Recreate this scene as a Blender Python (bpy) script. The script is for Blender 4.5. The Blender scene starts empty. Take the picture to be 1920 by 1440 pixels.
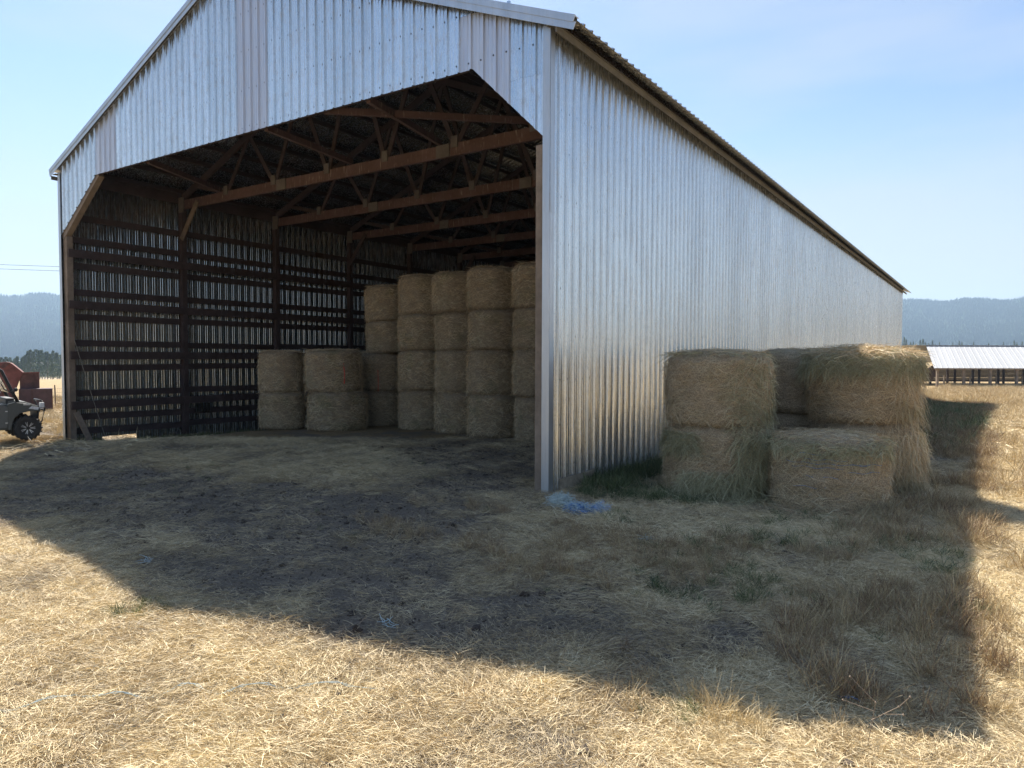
import bpy, bmesh, math, random
import numpy as np
from mathutils import Vector, Matrix, noise as mnoise

R = math.radians
rng = np.random.default_rng(7)
random.seed(7)
SC = bpy.context.scene
COL = SC.collection

# ------------------------------------------------------------------ camera
cam_d = bpy.data.cameras.new('camera')
cam = bpy.data.objects.new('camera', cam_d)
COL.objects.link(cam)
CAM = np.array([6.1147, -10.1547, 2.32])
YAW, PIT, ROL = .5929, -.0386, .0031
fw = Vector((-math.sin(YAW)*math.cos(PIT), math.cos(YAW)*math.cos(PIT), math.sin(PIT)))
rt = Vector((math.cos(YAW), math.sin(YAW), 0)); up = rt.cross(fw)
r2 = math.cos(ROL)*rt + math.sin(ROL)*up; u2 = -math.sin(ROL)*rt + math.cos(ROL)*up
M = Matrix((r2, u2, -fw)).transposed().to_4x4(); M.translation = Vector(CAM)
cam.matrix_world = M
cam_d.sensor_width = 36; cam_d.lens = 1331/1920*36
cam_d.clip_start = .1; cam_d.clip_end = 20000
SC.camera = cam

# ------------------------------------------------------------------ world, sun, exposure
SUN_AZ = math.atan2(-.712, .56); SUN_EL = math.atan2(1, .889)
w = bpy.data.worlds.new("World"); SC.world = w; w.use_nodes = True
wn = w.node_tree; bg = wn.nodes['Background']
sky = wn.nodes.new('ShaderNodeTexSky'); sky.sky_type = 'NISHITA'; sky.sun_disc = False
sky.sun_elevation = SUN_EL; sky.sun_rotation = SUN_AZ
sky.air_density = 1.0; sky.dust_density = .7; sky.ozone_density = 2.6; sky.altitude = 900
# thin high cloud veils
tc = wn.nodes.new('ShaderNodeTexCoord'); mp = wn.nodes.new('ShaderNodeMapping')
mp.inputs['Scale'].default_value = (1.0, 1.0, 5.0)
nz = wn.nodes.new('ShaderNodeTexNoise'); nz.inputs['Scale'].default_value = 1.6; nz.inputs['Detail'].default_value = 4
rp = wn.nodes.new('ShaderNodeMapRange'); rp.inputs[1].default_value = .44; rp.inputs[2].default_value = .64
rp.inputs[3].default_value = 0; rp.inputs[4].default_value = .42
mx = wn.nodes.new('ShaderNodeMix'); mx.data_type = 'RGBA'
mx.inputs[7].default_value = (3.55, 3.85, 3.9, 1)
wn.links.new(tc.outputs['Generated'], mp.inputs[0]); wn.links.new(mp.outputs[0], nz.inputs['Vector'])
wn.links.new(nz.outputs['Fac'], rp.inputs[0]); wn.links.new(rp.outputs[0], mx.inputs[0])
tint = wn.nodes.new('ShaderNodeMix'); tint.data_type = 'RGBA'; tint.blend_type = 'MULTIPLY'; tint.inputs[0].default_value = 1
tint.inputs[7].default_value = (.80, .85, .90, 1)
# pale summer haze that thickens towards the horizon all the way round
sx = wn.nodes.new('ShaderNodeSeparateXYZ'); wn.links.new(tc.outputs['Generated'], sx.inputs[0])
hr = wn.nodes.new('ShaderNodeMapRange'); hr.interpolation_type = 'SMOOTHERSTEP'
for i_, v_ in enumerate((0, .42, .72, 0)): hr.inputs[i_+1].default_value = v_
wn.links.new(sx.outputs[2], hr.inputs[0])
hm = wn.nodes.new('ShaderNodeMix'); hm.data_type = 'RGBA'; hm.inputs[7].default_value = (3.8, 3.85, 3.75, 1)
wn.links.new(sky.outputs[0], tint.inputs[6]); wn.links.new(tint.outputs[2], hm.inputs[6]); wn.links.new(hr.outputs[0], hm.inputs[0])
wn.links.new(hm.outputs[2], mx.inputs[6]); wn.links.new(mx.outputs[2], bg.inputs['Color'])
bg.inputs['Strength'].default_value = .076

sd = bpy.data.lights.new('sun', 'SUN'); sun = bpy.data.objects.new('sun', sd); COL.objects.link(sun)
sd.energy = 5.0; sd.angle = R(.53); sd.color = (1, .93, .82)
sdir = Vector((-.712, .56, 1)).normalized()
sun.rotation_euler = sdir.to_track_quat('Z', 'Y').to_euler()
SC.view_settings.view_transform = 'Standard'; SC.view_settings.look = 'None'
SC.view_settings.exposure = 1.42; SC.view_settings.gamma = 1
SC.view_settings.use_curve_mapping = False
SC.cycles.max_bounces = 7; SC.cycles.diffuse_bounces = 3; SC.cycles.glossy_bounces = 4
SC.cycles.volume_bounces = 0; SC.cycles.caustics_reflective = False

# ------------------------------------------------------------------ helpers
def tag(o, label=None, cat=None, group=None, kind=None):
    if label: o['label'] = label
    if cat: o['category'] = cat
    if group: o['group'] = group
    if kind: o['kind'] = kind
    return o

def empty(name, loc=(0, 0, 0), rz=0, label=None, cat=None, group=None):
    o = bpy.data.objects.new(name, None); COL.objects.link(o)
    o.location = loc; o.rotation_euler = (0, 0, rz); o.empty_display_size = .3
    return tag(o, label, cat, group)

def mesh_np(name, V, F, mat=None, smooth=False, attrs=None):
    """V (n,3); F (m,4) or (m,3) int array or list of lists"""
    me = bpy.data.meshes.new(name)
    V = np.asarray(V, dtype=np.float32)
    if isinstance(F, np.ndarray):
        k = F.shape[1]; m = len(F)
        me.vertices.add(len(V)); me.vertices.foreach_set('co', V.ravel())
        me.loops.add(m*k); me.loops.foreach_set('vertex_index', F.astype(np.int32).ravel())
        me.polygons.add(m); me.polygons.foreach_set('loop_start', np.arange(m, dtype=np.int32)*k)
        me.polygons.foreach_set('loop_total', np.full(m, k, dtype=np.int32))
        me.update(calc_edges=True)
    else:
        me.from_pydata([tuple(v) for v in V], [], F); me.update()
    if smooth: me.polygons.foreach_set('use_smooth', [True]*len(me.polygons))
    if attrs:
        for k, a in attrs.items():
            at = me.attributes.new(k, 'FLOAT', 'POINT'); at.data.foreach_set('value', np.asarray(a, dtype=np.float32))
    if mat: me.materials.append(mat)
    return me

def obj(name, me, parent=None, loc=None, rot=None):
    o = bpy.data.objects.new(name, me); COL.objects.link(o)
    if parent: o.parent = parent
    if loc is not None: o.location = loc
    if rot is not None: o.rotation_euler = rot
    return o

class MB:
    def __init__(s): s.v = []; s.f = []
    def add(s, V, F):
        n = len(s.v); s.v += [tuple(v) for v in V]; s.f += [[i+n for i in f] for f in F]
    def box(s, c, d, m=None):
        x, y, z = [a/2 for a in d]
        V = [Vector((sx*x, sy*y, sz*z)) for sx in (-1, 1) for sy in (-1, 1) for sz in (-1, 1)]
        if m is not None: V = [m @ v for v in V]
        V = [v+Vector(c) for v in V]
        s.add(V, [[0, 1, 3, 2], [4, 6, 7, 5], [0, 4, 5, 1], [2, 3, 7, 6], [0, 2, 6, 4], [1, 5, 7, 3]])
        return s
    def bar(s, a, b, w, h, upv=(0, 0, 1)):
        """beam a->b, width w (sideways) height h (along upv)"""
        a = Vector(a); b = Vector(b); d = (b-a); L = d.length; d.normalize()
        u = Vector(upv); u = (u-d*u.dot(d))
        if u.length < 1e-4: u = Vector((1, 0, 0)) if abs(d.x) < .9 else Vector((0, 1, 0)); u = u-d*u.dot(d)
        u.normalize(); sd_ = d.cross(u)
        V = []
        for p in (a, b):
            for sw in (-1, 1):
                for su in (-1, 1): V.append(p+sd_*(sw*w/2)+u*(su*h/2))
        s.add(V, [[0, 1, 3, 2], [4, 6, 7, 5], [0, 4, 5, 1], [2, 3, 7, 6], [0, 2, 6, 4], [1, 5, 7, 3]])
        return s
    def tube(s, pts, r, n=6, closed=False, r1=None):
        pts = [Vector(p) for p in pts]; base = len(s.v); m = len(pts)
        for i, p in enumerate(pts):
            if closed: d = pts[(i+1) % m]-pts[i-1]
            else: d = pts[min(i+1, m-1)]-pts[max(i-1, 0)]
            d.normalize()
            u = Vector((0, 0, 1)) if abs(d.z) < .9 else Vector((1, 0, 0))
            u = (u-d*u.dot(d)).normalized(); t = d.cross(u)
            rr = r if r1 is None else r+(r1-r)*i/(m-1)
            for k in range(n):
                a = 2*math.pi*k/n; s.v.append(tuple(p+u*(rr*math.cos(a))+t*(rr*math.sin(a))))
        for i in range(m if closed else m-1):
            for k in range(n):
                a = base+i*n; b = base+((i+1) % m)*n
                s.f.append([a+k, a+(k+1) % n, b+(k+1) % n, b+k])
        if not closed:
            s.f.append([base+k for k in range(n)][::-1]); s.f.append([base+(m-1)*n+k for k in range(n)])
        return s
    def prism(s, poly, y0, y1, axis='y'):
        """poly list of (x,z), extruded in y"""
        n = len(poly)
        V = [(x, y0, z) for x, z in poly]+[(x, y1, z) for x, z in poly]
        F = [list(range(n)), list(range(n, 2*n))[::-1]]+[[i, i+n, (i+1) % n+n, (i+1) % n] for i in range(n)]
        s.add(V, F); return s
    def lathe(s, prof, c=(0, 0, 0), axis='y', n=24, closed=True):
        """prof list of (r, h) ; axis along y"""
        base = len(s.v); m = len(prof)
        for r_, h in prof:
            for k in range(n):
                a = 2*math.pi*k/n
                if axis == 'y': s.v.append((c[0]+r_*math.cos(a), c[1]+h, c[2]+r_*math.sin(a)))
                else: s.v.append((c[0]+r_*math.cos(a), c[1]+r_*math.sin(a), c[2]+h))
        for i in range(m-1):
            for k in range(n):
                a = base+i*n; b = a+n
                s.f.append([a+k, a+(k+1) % n, b+(k+1) % n, b+k])
        s.f.append([base+k for k in range(n)]); s.f.append([base+(m-1)*n+k for k in range(n)])
        return s
    def mesh(s, name, mat, smooth=False, bevel=0):
        me = bpy.data.meshes.new(name); me.from_pydata(s.v, [], s.f)
        bm = bmesh.new(); bm.from_mesh(me)
        bmesh.ops.recalc_face_normals(bm, faces=bm.faces)
        if bevel:
            bmesh.ops.bevel(bm, geom=bm.edges[:], offset=bevel, segments=1, affect='EDGES')
        bm.to_mesh(me); bm.free()
        if smooth:
            for p in me.polygons: p.use_smooth = True
        me.materials.append(mat); return me
    def build(s, name, mat, parent=None, smooth=False, bevel=0, loc=None):
        return obj(name, s.mesh(name, mat, smooth, bevel), parent, loc)

# vectorised value noise for terrain and masks
def _hash(ix, iy, seed):
    h = (ix*374761393+iy*668265263+seed*974634777) & 0xffffffff
    h = ((h ^ (h >> 13))*1274126177) & 0xffffffff
    return ((h ^ (h >> 16)) & 0xffff)/65535.
def vn(x, y, seed=0):
    x = np.asarray(x, float); y = np.asarray(y, float)
    ix = np.floor(x).astype(np.int64); iy = np.floor(y).astype(np.int64)
    fx = x-ix; fy = y-iy; fx = fx*fx*(3-2*fx); fy = fy*fy*(3-2*fy)
    a = _hash(ix, iy, seed); b = _hash(ix+1, iy, seed); c = _hash(ix, iy+1, seed); d = _hash(ix+1, iy+1, seed)
    return (a*(1-fx)+b*fx)*(1-fy)+(c*(1-fx)+d*fx)*fy
def fbm(x, y, seed=0, o=4):
    s = 0; a = .5; t = 0
    for i in range(o):
        s = s+a*vn(x*2**i, y*2**i, seed+i*17); t += a; a *= .5
    return s/t
def sst(x, a, b):
    t = np.clip((np.asarray(x, float)-a)/(b-a), 0, 1); return t*t*(3-2*t)

# ------------------------------------------------------------------ materials
def newmat(name):
    m = bpy.data.materials.new(name); m.use_nodes = True
    return m, m.node_tree.nodes, m.node_tree.links, m.node_tree.nodes['Principled BSDF']
def N(ns, t, **kw):
    n = ns.new(t)
    for k, v in kw.items():
        if k.startswith('i_'): n.inputs[k[2:].replace('_', ' ')].default_value = v
        else: setattr(n, k, v)
    return n
def ramp(ns, stops):
    r = ns.new('ShaderNodeValToRGB'); e = r.color_ramp.elements
    while len(e) < len(stops): e.new(.5)
    for i, (p, c) in enumerate(stops): e[i].position = p; e[i].color = tuple(c)+(1,) if len(c) == 3 else c
    return r
def noise_tex(ns, ls, scale, detail=4, vec=None, mapscale=None, rough=.55):
    n = ns.new('ShaderNodeTexNoise'); n.inputs['Scale'].default_value = scale
    n.inputs['Detail'].default_value = detail; n.inputs['Roughness'].default_value = rough
    if vec is not None:
        if mapscale:
            m = ns.new('ShaderNodeMapping'); m.inputs['Scale'].default_value = mapscale
            ls.new(vec, m.inputs[0]); ls.new(m.outputs[0], n.inputs['Vector'])
        else: ls.new(vec, n.inputs['Vector'])
    return n
def mixc(ns, ls, f, a, b, mode='MIX'):
    m = ns.new('ShaderNodeMix'); m.data_type = 'RGBA'; m.blend_type = mode
    for s, v in ((0, f), (6, a), (7, b)):
        if hasattr(v, 'links') or hasattr(v, 'is_linked'): ls.new(v, m.inputs[s])
        elif isinstance(v, (tuple, list)): m.inputs[s].default_value = tuple(v)+((1,) if len(v) == 3 else ())
        else: m.inputs[s].default_value = v
    return m.outputs[2]
def maprange(ns, ls, v, a, b, c, d):
    m = ns.new('ShaderNodeMapRange'); ls.new(v, m.inputs[0])
    for i, x in enumerate((a, b, c, d)): m.inputs[i+1].default_value = x
    return m.outputs[0]
def objvec(ns, ls, shift=37.):
    """object coords shifted by a per-object random"""
    tc = ns.new('ShaderNodeTexCoord'); oi = ns.new('ShaderNodeObjectInfo')
    ml = ns.new('ShaderNodeMath'); ml.operation = 'MULTIPLY'; ml.inputs[1].default_value = shift
    ls.new(oi.outputs['Random'], ml.inputs[0])
    ad = ns.new('ShaderNodeVectorMath'); ad.operation = 'ADD'
    ls.new(tc.outputs['Object'], ad.inputs[0]); ls.new(ml.outputs[0], ad.inputs[1])
    return ad.outputs[0], oi.outputs['Random']

def metal_mat(name, c0, c1, rough=.36, metallic=.9, stain=.5, oxide=(.52, .54, .56)):
    m, ns, ls, b = newmat(name)
    v, rnd = objvec(ns, ls)
    big = noise_tex(ns, ls, 1.0, 5, v, (5, 5, .5))
    streak = noise_tex(ns, ls, 1.0, 6, v, (34, 34, 1.7), .65)
    spot = noise_tex(ns, ls, 9, 6, v, (1, 1, .55), .7)
    c = mixc(ns, ls, maprange(ns, ls, big.outputs[0], .35, .65, 0, 1), c0, c1)
    c = mixc(ns, ls, maprange(ns, ls, rnd, 0, 1, 0, .35), c, tuple(x*.78 for x in c0))
    ox = maprange(ns, ls, spot.outputs[0], .52, .66, 0, stain)
    c = mixc(ns, ls, ox, c, oxide)
    dk = maprange(ns, ls, streak.outputs[0], .56, .76, 0, .30)
    c = mixc(ns, ls, dk, c, tuple(x*.45 for x in c0))
    ls.new(c, b.inputs['Base Color'])
    # oxidised areas are less metallic and rougher
    ls.new(maprange(ns, ls, ox, 0, 1, metallic, metallic*.35), b.inputs['Metallic'])
    rr = maprange(ns, ls, streak.outputs[0], .3, .7, rough-.07, rough+.12)
    ls.new(rr, b.inputs['Roughness'])
    bp = ns.new('ShaderNodeBump'); bp.inputs['Strength'].default_value = .10; bp.inputs['Distance'].default_value = .02
    w1 = noise_tex(ns, ls, 2.2, 3, v, (1, 1, .35))
    ls.new(w1.outputs[0], bp.inputs['Height']); ls.new(bp.outputs[0], b.inputs['Normal'])
    return m
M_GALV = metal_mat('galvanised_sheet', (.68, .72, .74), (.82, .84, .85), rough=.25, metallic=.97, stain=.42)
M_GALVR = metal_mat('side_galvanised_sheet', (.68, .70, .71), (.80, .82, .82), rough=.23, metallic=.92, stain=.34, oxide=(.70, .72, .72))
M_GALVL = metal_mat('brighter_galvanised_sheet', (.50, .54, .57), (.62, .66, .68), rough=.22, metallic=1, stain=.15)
M_GALV2 = metal_mat('galvanised_pale_sheet', (.56, .60, .68), (.66, .69, .75), rough=.42, metallic=.75, stain=.3, oxide=(.62, .60, .62))
M_TRIM = metal_mat('galvanised_trim', (.50, .54, .58), (.60, .63, .66), rough=.42, stain=.25)
M_ROOF = metal_mat('roof_sheet', (.52, .53, .54), (.62, .63, .64), rough=.22, metallic=1, stain=.12, oxide=(.4, .37, .32))
M_ROOFW = metal_mat('weathered_white_roof', (.34, .35, .37), (.44, .45, .46), rough=.75, metallic=.1, stain=.3)

def wood_mat(name, c0, c1, drop=0.):
    m, ns, ls, b = newmat(name)
    v, rnd = objvec(ns, ls, 11.)
    g = noise_tex(ns, ls, 6, 6, v, None, .7)
    g2 = noise_tex(ns, ls, 1.3, 3, v)
    c = mixc(ns, ls, maprange(ns, ls, g.outputs[0], .3, .7, 0, 1), c0, c1)
    c = mixc(ns, ls, maprange(ns, ls, g2.outputs[0], .4, .75, 0, .6), c, tuple(x*.5 for x in c0))
    if drop:
        st = noise_tex(ns, ls, 1, 4, v, (26, 26, 2.2), .7)
        c = mixc(ns, ls, maprange(ns, ls, st.outputs[0], .60, .66, 0, drop), c, (.5, .42, .33))
    ls.new(c, b.inputs['Base Color']); b.inputs['Roughness'].default_value = .85
    bp = ns.new('ShaderNodeBump'); bp.inputs['Strength'].default_value = .4; bp.inputs['Distance'].default_value = .01
    ls.new(g.outputs[0], bp.inputs['Height']); ls.new(bp.outputs[0], b.inputs['Normal'])
    return m
M_WOOD = wood_mat('red_brown_timber', (.055, .038, .036), (.095, .066, .062))
M_BEAM = wood_mat('streaked_red_timber', (.105, .060, .054), (.150, .092, .082), .6)
M_EAVE = wood_mat('grey_eave_timber', (.13, .125, .115), (.21, .20, .185))
M_GREYW = wood_mat('weathered_timber', (.20, .155, .115), (.33, .26, .20))
M_PLATE = wood_mat('pale_plywood_plate', (.13, .115, .105), (.19, .17, .155))

def simple(name, c, rough=.6, metallic=0, var=.25, scale=20, bump=.0):
    m, ns, ls, b = newmat(name)
    v, rnd = objvec(ns, ls)
    n = noise_tex(ns, ls, scale, 5, v)
    cc = mixc(ns, ls, maprange(ns, ls, n.outputs[0], .3, .7, 0, 1), tuple(x*(1-var) for x in c), tuple(min(1, x*(1+var)) for x in c))
    ls.new(cc, b.inputs['Base Color']); b.inputs['Roughness'].default_value = rough; b.inputs['Metallic'].default_value = metallic
    if bump:
        bp = ns.new('ShaderNodeBump'); bp.inputs['Strength'].default_value = bump; bp.inputs['Distance'].default_value = .02
        ls.new(n.outputs[0], bp.inputs['Height']); ls.new(bp.outputs[0], b.inputs['Normal'])
    return m

# blades of straw, grass and hay: colour from a per-vertex 'tn' (shade) and a per-instance 'tone'
def blade_mat(name, stops, inst=True, rough=.6, trans=.15):
    m, ns, ls, b = newmat(name)
    a = ns.new('ShaderNodeAttribute'); a.attribute_name = 'tn'
    f = a.outputs['Fac']
    if inst:
        i = ns.new('ShaderNodeAttribute'); i.attribute_type = 'INSTANCER'; i.attribute_name = 'tone'
        ad = ns.new('ShaderNodeMath'); ad.operation = 'ADD'; ad.use_clamp = True
        ls.new(f, ad.inputs[0]); ls.new(i.outputs['Fac'], ad.inputs[1]); f = ad.outputs[0]
    r = ramp(ns, stops); ls.new(f, r.inputs[0]); colr = r.outputs[0]
    if not inst:
        pr = ns.new('ShaderNodeObjectInfo'); tcn = ns.new('ShaderNodeTexCoord')
        colr = mixc(ns, ls, maprange(ns, ls, pr.outputs['Random'], 0, 1, 0, .24), colr, (.36, .32, .25))
        pn = noise_tex(ns, ls, 1.7, 3, tcn.outputs['Object']); colr = mixc(ns, ls, maprange(ns, ls, pn.outputs[0], .55, .68, 0, .45), colr, (.20, .20, .10))
    ls.new(colr, b.inputs['Base Color']); b.inputs['Roughness'].default_value = rough
    b.inputs['Specular IOR Level'].default_value = .35
    return m
STRAW = [(0, (.17, .15, .13)), (.15, (.32, .27, .20)), (.38, (.52, .41, .25)), (.65, (.70, .56, .33)), (1, (.88, .76, .50))]
DRYG = [(0, (.16, .10, .06)), (.3, (.34, .24, .14)), (.65, (.52, .40, .22)), (1, (.68, .56, .34))]
GREEN = [(0, (.025, .04, .02)), (.35, (.06, .09, .035)), (.7, (.14, .17, .07)), (1, (.30, .30, .15))]
HAYC = [(0, (.16, .10, .06)), (.25, (.40, .27, .155)), (.55, (.62, .45, .26)), (.85, (.76, .62, .39)), (1, (.82, .74, .52))]
M_STRAW = blade_mat('dry_straw', STRAW)
M_DRYG = blade_mat('dry_grass_blade', DRYG)
M_GREEN = blade_mat('green_grass_blade', GREEN)
M_HAYB = blade_mat('hay_blade', HAYC, inst=False)
M_HAYG = blade_mat('green_hay_blade', [(0, (.09, .085, .045)), (.35, (.22, .21, .11)), (.7, (.40, .38, .22)), (1, (.62, .58, .38))], inst=False)

def hay_body_mat(name, c0, c1, green):
    m, ns, ls, b = newmat(name)
    v, rnd = objvec(ns, ls)
    n = noise_tex(ns, ls, 1, 6, v, (9, 9, 42), .75)
    n2 = noise_tex(ns, ls, 55, 5, v, None, .8)
    n3 = noise_tex(ns, ls, 1.6, 3, v)
    c = mixc(ns, ls, maprange(ns, ls, n.outputs[0], .3, .7, 0, 1), c0, c1)
    c = mixc(ns, ls, maprange(ns, ls, n2.outputs[0], .38, .60, .85, 0), c, tuple(x*.25 for x in c0))
    c = mixc(ns, ls, maprange(ns, ls, n3.outputs[0], .55, .7, 0, green), c, (.14, .15, .06))
    ls.new(c, b.inputs['Base Color']); b.inputs['Roughness'].default_value = .9
    b.inputs['Specular IOR Level'].default_value = .15
    bp = ns.new('ShaderNodeBump'); bp.inputs['Strength'].default_value = .9; bp.inputs['Distance'].default_value = .03
    ad = ns.new('ShaderNodeMath'); ls.new(n.outputs[0], ad.inputs[0]); ls.new(n2.outputs[0], ad.inputs[1])
    ls.new(ad.outputs[0], bp.inputs['Height']); ls.new(bp.outputs[0], b.inputs['Normal'])
    return m
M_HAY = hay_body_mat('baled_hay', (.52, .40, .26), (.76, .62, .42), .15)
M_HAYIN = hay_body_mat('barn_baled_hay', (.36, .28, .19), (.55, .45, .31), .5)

# ------------------------------------------------------------------ ground
W, H, L, P = 16.97, 7.705, 56.2, 3.466       # barn width, wall height, length, ridge rise
def ruts(X, Y):
    c = 0
    for k, (x0, y0, r0) in enumerate(((-22., 9.0, 15.2), (-22., 9.0, 16.9), (-3.0, -16.5, 12.4), (-3.0, -16.5, 14.0))):
        d_ = np.hypot(X-x0, Y-y0)-r0-.25*np.sin(X*.7+k)
        c = c+np.exp(-(d_/.17)**2)
    return np.clip(c, 0, 1)*sst(Y, -9, -6)*(1-sst(X, -1.5, 1.5))
def terrain(X, Y):
    X = np.asarray(X, float); Y = np.asarray(Y, float)
    dx = X-CAM[0]; dy = Y-CAM[1]
    dep = -math.sin(YAW)*dx+math.cos(YAW)*dy; lat = math.cos(YAW)*dx+math.sin(YAW)*dy
    az = np.arctan2(lat, dep); d = np.hypot(dx, dy)
    zr = np.interp(d, [0, 26, 40, 62, 115, 180, 300, 640, 1500, 9000], [0, 0, -.45, -1.2, -2.0, -1.9, -.2, 9.2, 18, 30])
    zl = np.interp(d, [0, 24, 40, 300, 420, 900, 9000], [0, -.05, -.55, -6.4, -10, -30, -60])
    t = sst(az, -.25, .35)
    z = zl*(1-t)+zr*t
    near0 = 1-sst(d, 22, 40)
    inb = sst(X, -W-1.5, -W+4)*(1-sst(X, -1.5, 3.5))*sst(Y, -4, 0)*(1-sst(Y, L, L+6))
    z = z*(1-inb)
    z = z-(.27+.02*np.clip(Y, -3, 12))*sst(-X, 11.5, 16.7)*(1-sst(-X, 17.5, 24))*sst(Y, -5, 0)*(1-sst(Y, 25, 40))
    z = z-(.05+.20*sst(X, 0, 5)+.12*sst(-X, 2, 5))*(1-sst(Y, -4.5, -.5))*near0-.07*sst(X, 1.5, 5.5)*sst(Y, -4, -.5)*near0
    # real bumps
    near = 1-sst(d, 25, 60)
    z = z+near*((fbm(X*.8, Y*.8, 3, 3)-.5)*.09+(fbm(X*4.5, Y*4.5, 9, 3)-.5)*.035)
    z = z-ruts(X, Y)*.035
    z = z+(fbm(X*.01, Y*.01, 5, 3)-.5)*2.0*sst(d, 150, 500)
    return z

# how much straw lies on the soil, and how green / how tall the grass is
DARK = [(-2.6, 2.3, 2.6, 1.2, 1.0), (-2.6, -2.6, 1.9, .9, .7), (-.6, -5.6, .7, .45, .8), (1.0, -4.7, .8, .5, .8), (2.8, -4.3, .7, .6, .9),
        (4.3, -3.9, .9, .6, .9), (-1.6, .4, 2.2, 1.0, .6), (-6.0, 3.6, 3, 1.2, .4), (-5.5, -3.2, 2.6, 1.2, .6), (-9, -3.0, 3, 1.2, .5), (2.3, -7.5, .5, .3, .5),
        (.3, -7.2, .5, .25, .5), (3.7, -5.0, .5, .4, .6)]
LIGHT = [(3.4, .4, 2.2, .8, .5), (-7.6, -.6, 4.2, 1.5, .7), (-4.6, .6, 3, .6, .5), (2.4, -.9, 1.0, .6, .45), (3.0, -1.9, 1.5, .7, .5), (-10, 2.2, 3, 1.2, .35)]
def cover(X, Y):
    X = np.asarray(X, float); Y = np.asarray(Y, float)
    c = .70+(fbm(X*.55, Y*.55, 21, 4)-.5)*1.7+(fbm(X*2.6, Y*2.6, 31, 3)-.5)*.9
    for x, y, a, b, s in DARK: c = c-.62*s*np.exp(-((X-x)/a)**2-((Y-y)/b)**2)
    for x, y, a, b, s in LIGHT: c = c+s*np.exp(-((X-x)/a)**2-((Y-y)/b)**2)
    yard = (1-sst(X, 2.6, 4.6))*sst(X, -22, -17)*sst(Y, -7.5, -4.0)      # trodden yard in front of the barn: soil shows
    yd2 = sst(X, -17, -13)*(1-sst(X, -.6, .9))*sst(Y, -6.6, -5.2)*(1-sst(Y, -2.0, -.6))
    c = c-.30*ruts(X, Y)
    c = c-.04*yard-.16*yd2
    c = c-.35*sst(fbm(X*1.1, Y*1.1, 131, 3), .56, .68)*(1-sst(X, 4, 6))
    c = c+.42*(1-sst(Y, -7.2, -5.4))*sst(X, -8, -1)+.35*sst(X, 4.8, 6.2)
    return np.clip(c, .10, 1)

def axis(a0, a1, s, far, n):
    core = np.arange(a0, a1, s); t = np.linspace(0, 1, n)[1:]
    g = s*n*(np.exp(t*math.log(far/(s*n)))) - s*n
    g = np.array([s*((1+.0)**0)]*0)
    k = math.log(far/s)/n
    st = s*np.exp(k*np.arange(1, n+1)); e = np.cumsum(st)*far/np.sum(st)*1.0
    return np.concatenate([(a0-e)[::-1], core, (a1+e)])
gx = axis(-20, 10, .11, 8500, 90); gy = axis(-10.5, 14, .11, 8500, 90)
GX, GY = np.meshgrid(gx, gy); GZ = terrain(GX, GY)
nx, ny = len(gx), len(gy)
idx = np.arange(nx*ny).reshape(ny, nx)
F = np.stack([idx[:-1, :-1], idx[:-1, 1:], idx[1:, 1:], idx[1:, :-1]], -1).reshape(-1, 4)

def ground_mat():
    m, ns, ls, b = newmat('soil_and_straw')
    tc = ns.new('ShaderNodeTexCoord'); v = tc.outputs['Object']
    at = ns.new('ShaderNodeAttribute'); at.attribute_name = 'cover'
    gr = ns.new('ShaderNodeAttribute'); gr.attribute_name = 'green'
    fine = noise_tex(ns, ls, 38, 6, v, None, .75)
    # crossed strands
    def strands(rz, s):
        mp_ = ns.new('ShaderNodeMapping'); mp_.inputs['Rotation'].default_value = (0, 0, rz); mp_.inputs['Scale'].default_value = (s, s*.13, 1)
        ls.new(v, mp_.inputs[0]); n = ns.new('ShaderNodeTexNoise'); n.inputs['Scale'].default_value = 1; n.inputs['Detail'].default_value = 3
        n.inputs['Roughness'].default_value = .7
        ls.new(mp_.outputs[0], n.inputs['Vector']); return n.outputs[0]
    mxs = None
    for rz, s in ((.3, 90), (1.2, 110), (2.2, 80), (2.9, 130)):
        o = strands(rz, s)
        if mxs is None: mxs = o
        else:
            q = ns.new('ShaderNodeMath'); q.operation = 'MAXIMUM'; ls.new(mxs, q.inputs[0]); ls.new(o, q.inputs[1]); mxs = q.outputs[0]
    soil = mixc(ns, ls, maprange(ns, ls, fine.outputs[0], .3, .7, 0, 1), (.10, .088, .076), (.31, .26, .21))
    mid = noise_tex(ns, ls, 3.1, 5, v)
    straw = mixc(ns, ls, maprange(ns, ls, mxs, .5, .75, 0, 1), (.15, .11, .065), (.60, .47, .26))
    straw = mixc(ns, ls, maprange(ns, ls, mid.outputs[0], .35, .65, 0, .5), straw, (.40, .28, .15))
    # cover + fine noise -> mask
    ad = ns.new('ShaderNodeMath'); ls.new(at.outputs['Fac'], ad.inputs[0]); ls.new(fine.outputs[0], ad.inputs[1])
    mask = maprange(ns, ls, ad.outputs[0], .72, 1.12, .12, 1)
    c = mixc(ns, ls, mask, soil, straw)
    gcol = mixc(ns, ls, maprange(ns, ls, fine.outputs[0], .3, .7, 0, 1), (.10, .12, .05), (.26, .25, .13))
    c = mixc(ns, ls, gr.outputs['Fac'], c, gcol)
    ls.new(c, b.inputs['Base Color']); b.inputs['Roughness'].default_value = .95; b.inputs['Specular IOR Level'].default_value = .1
    bp = ns.new('ShaderNodeBump'); bp.inputs['Strength'].default_value = 1; bp.inputs['Distance'].default_value = .03
    a2 = ns.new('ShaderNodeMath'); ls.new(fine.outputs[0], a2.inputs[0]); ls.new(mxs, a2.inputs[1])
    ls.new(a2.outputs[0], bp.inputs['Height']); ls.new(bp.outputs[0], b.inputs['Normal'])
    return m
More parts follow.
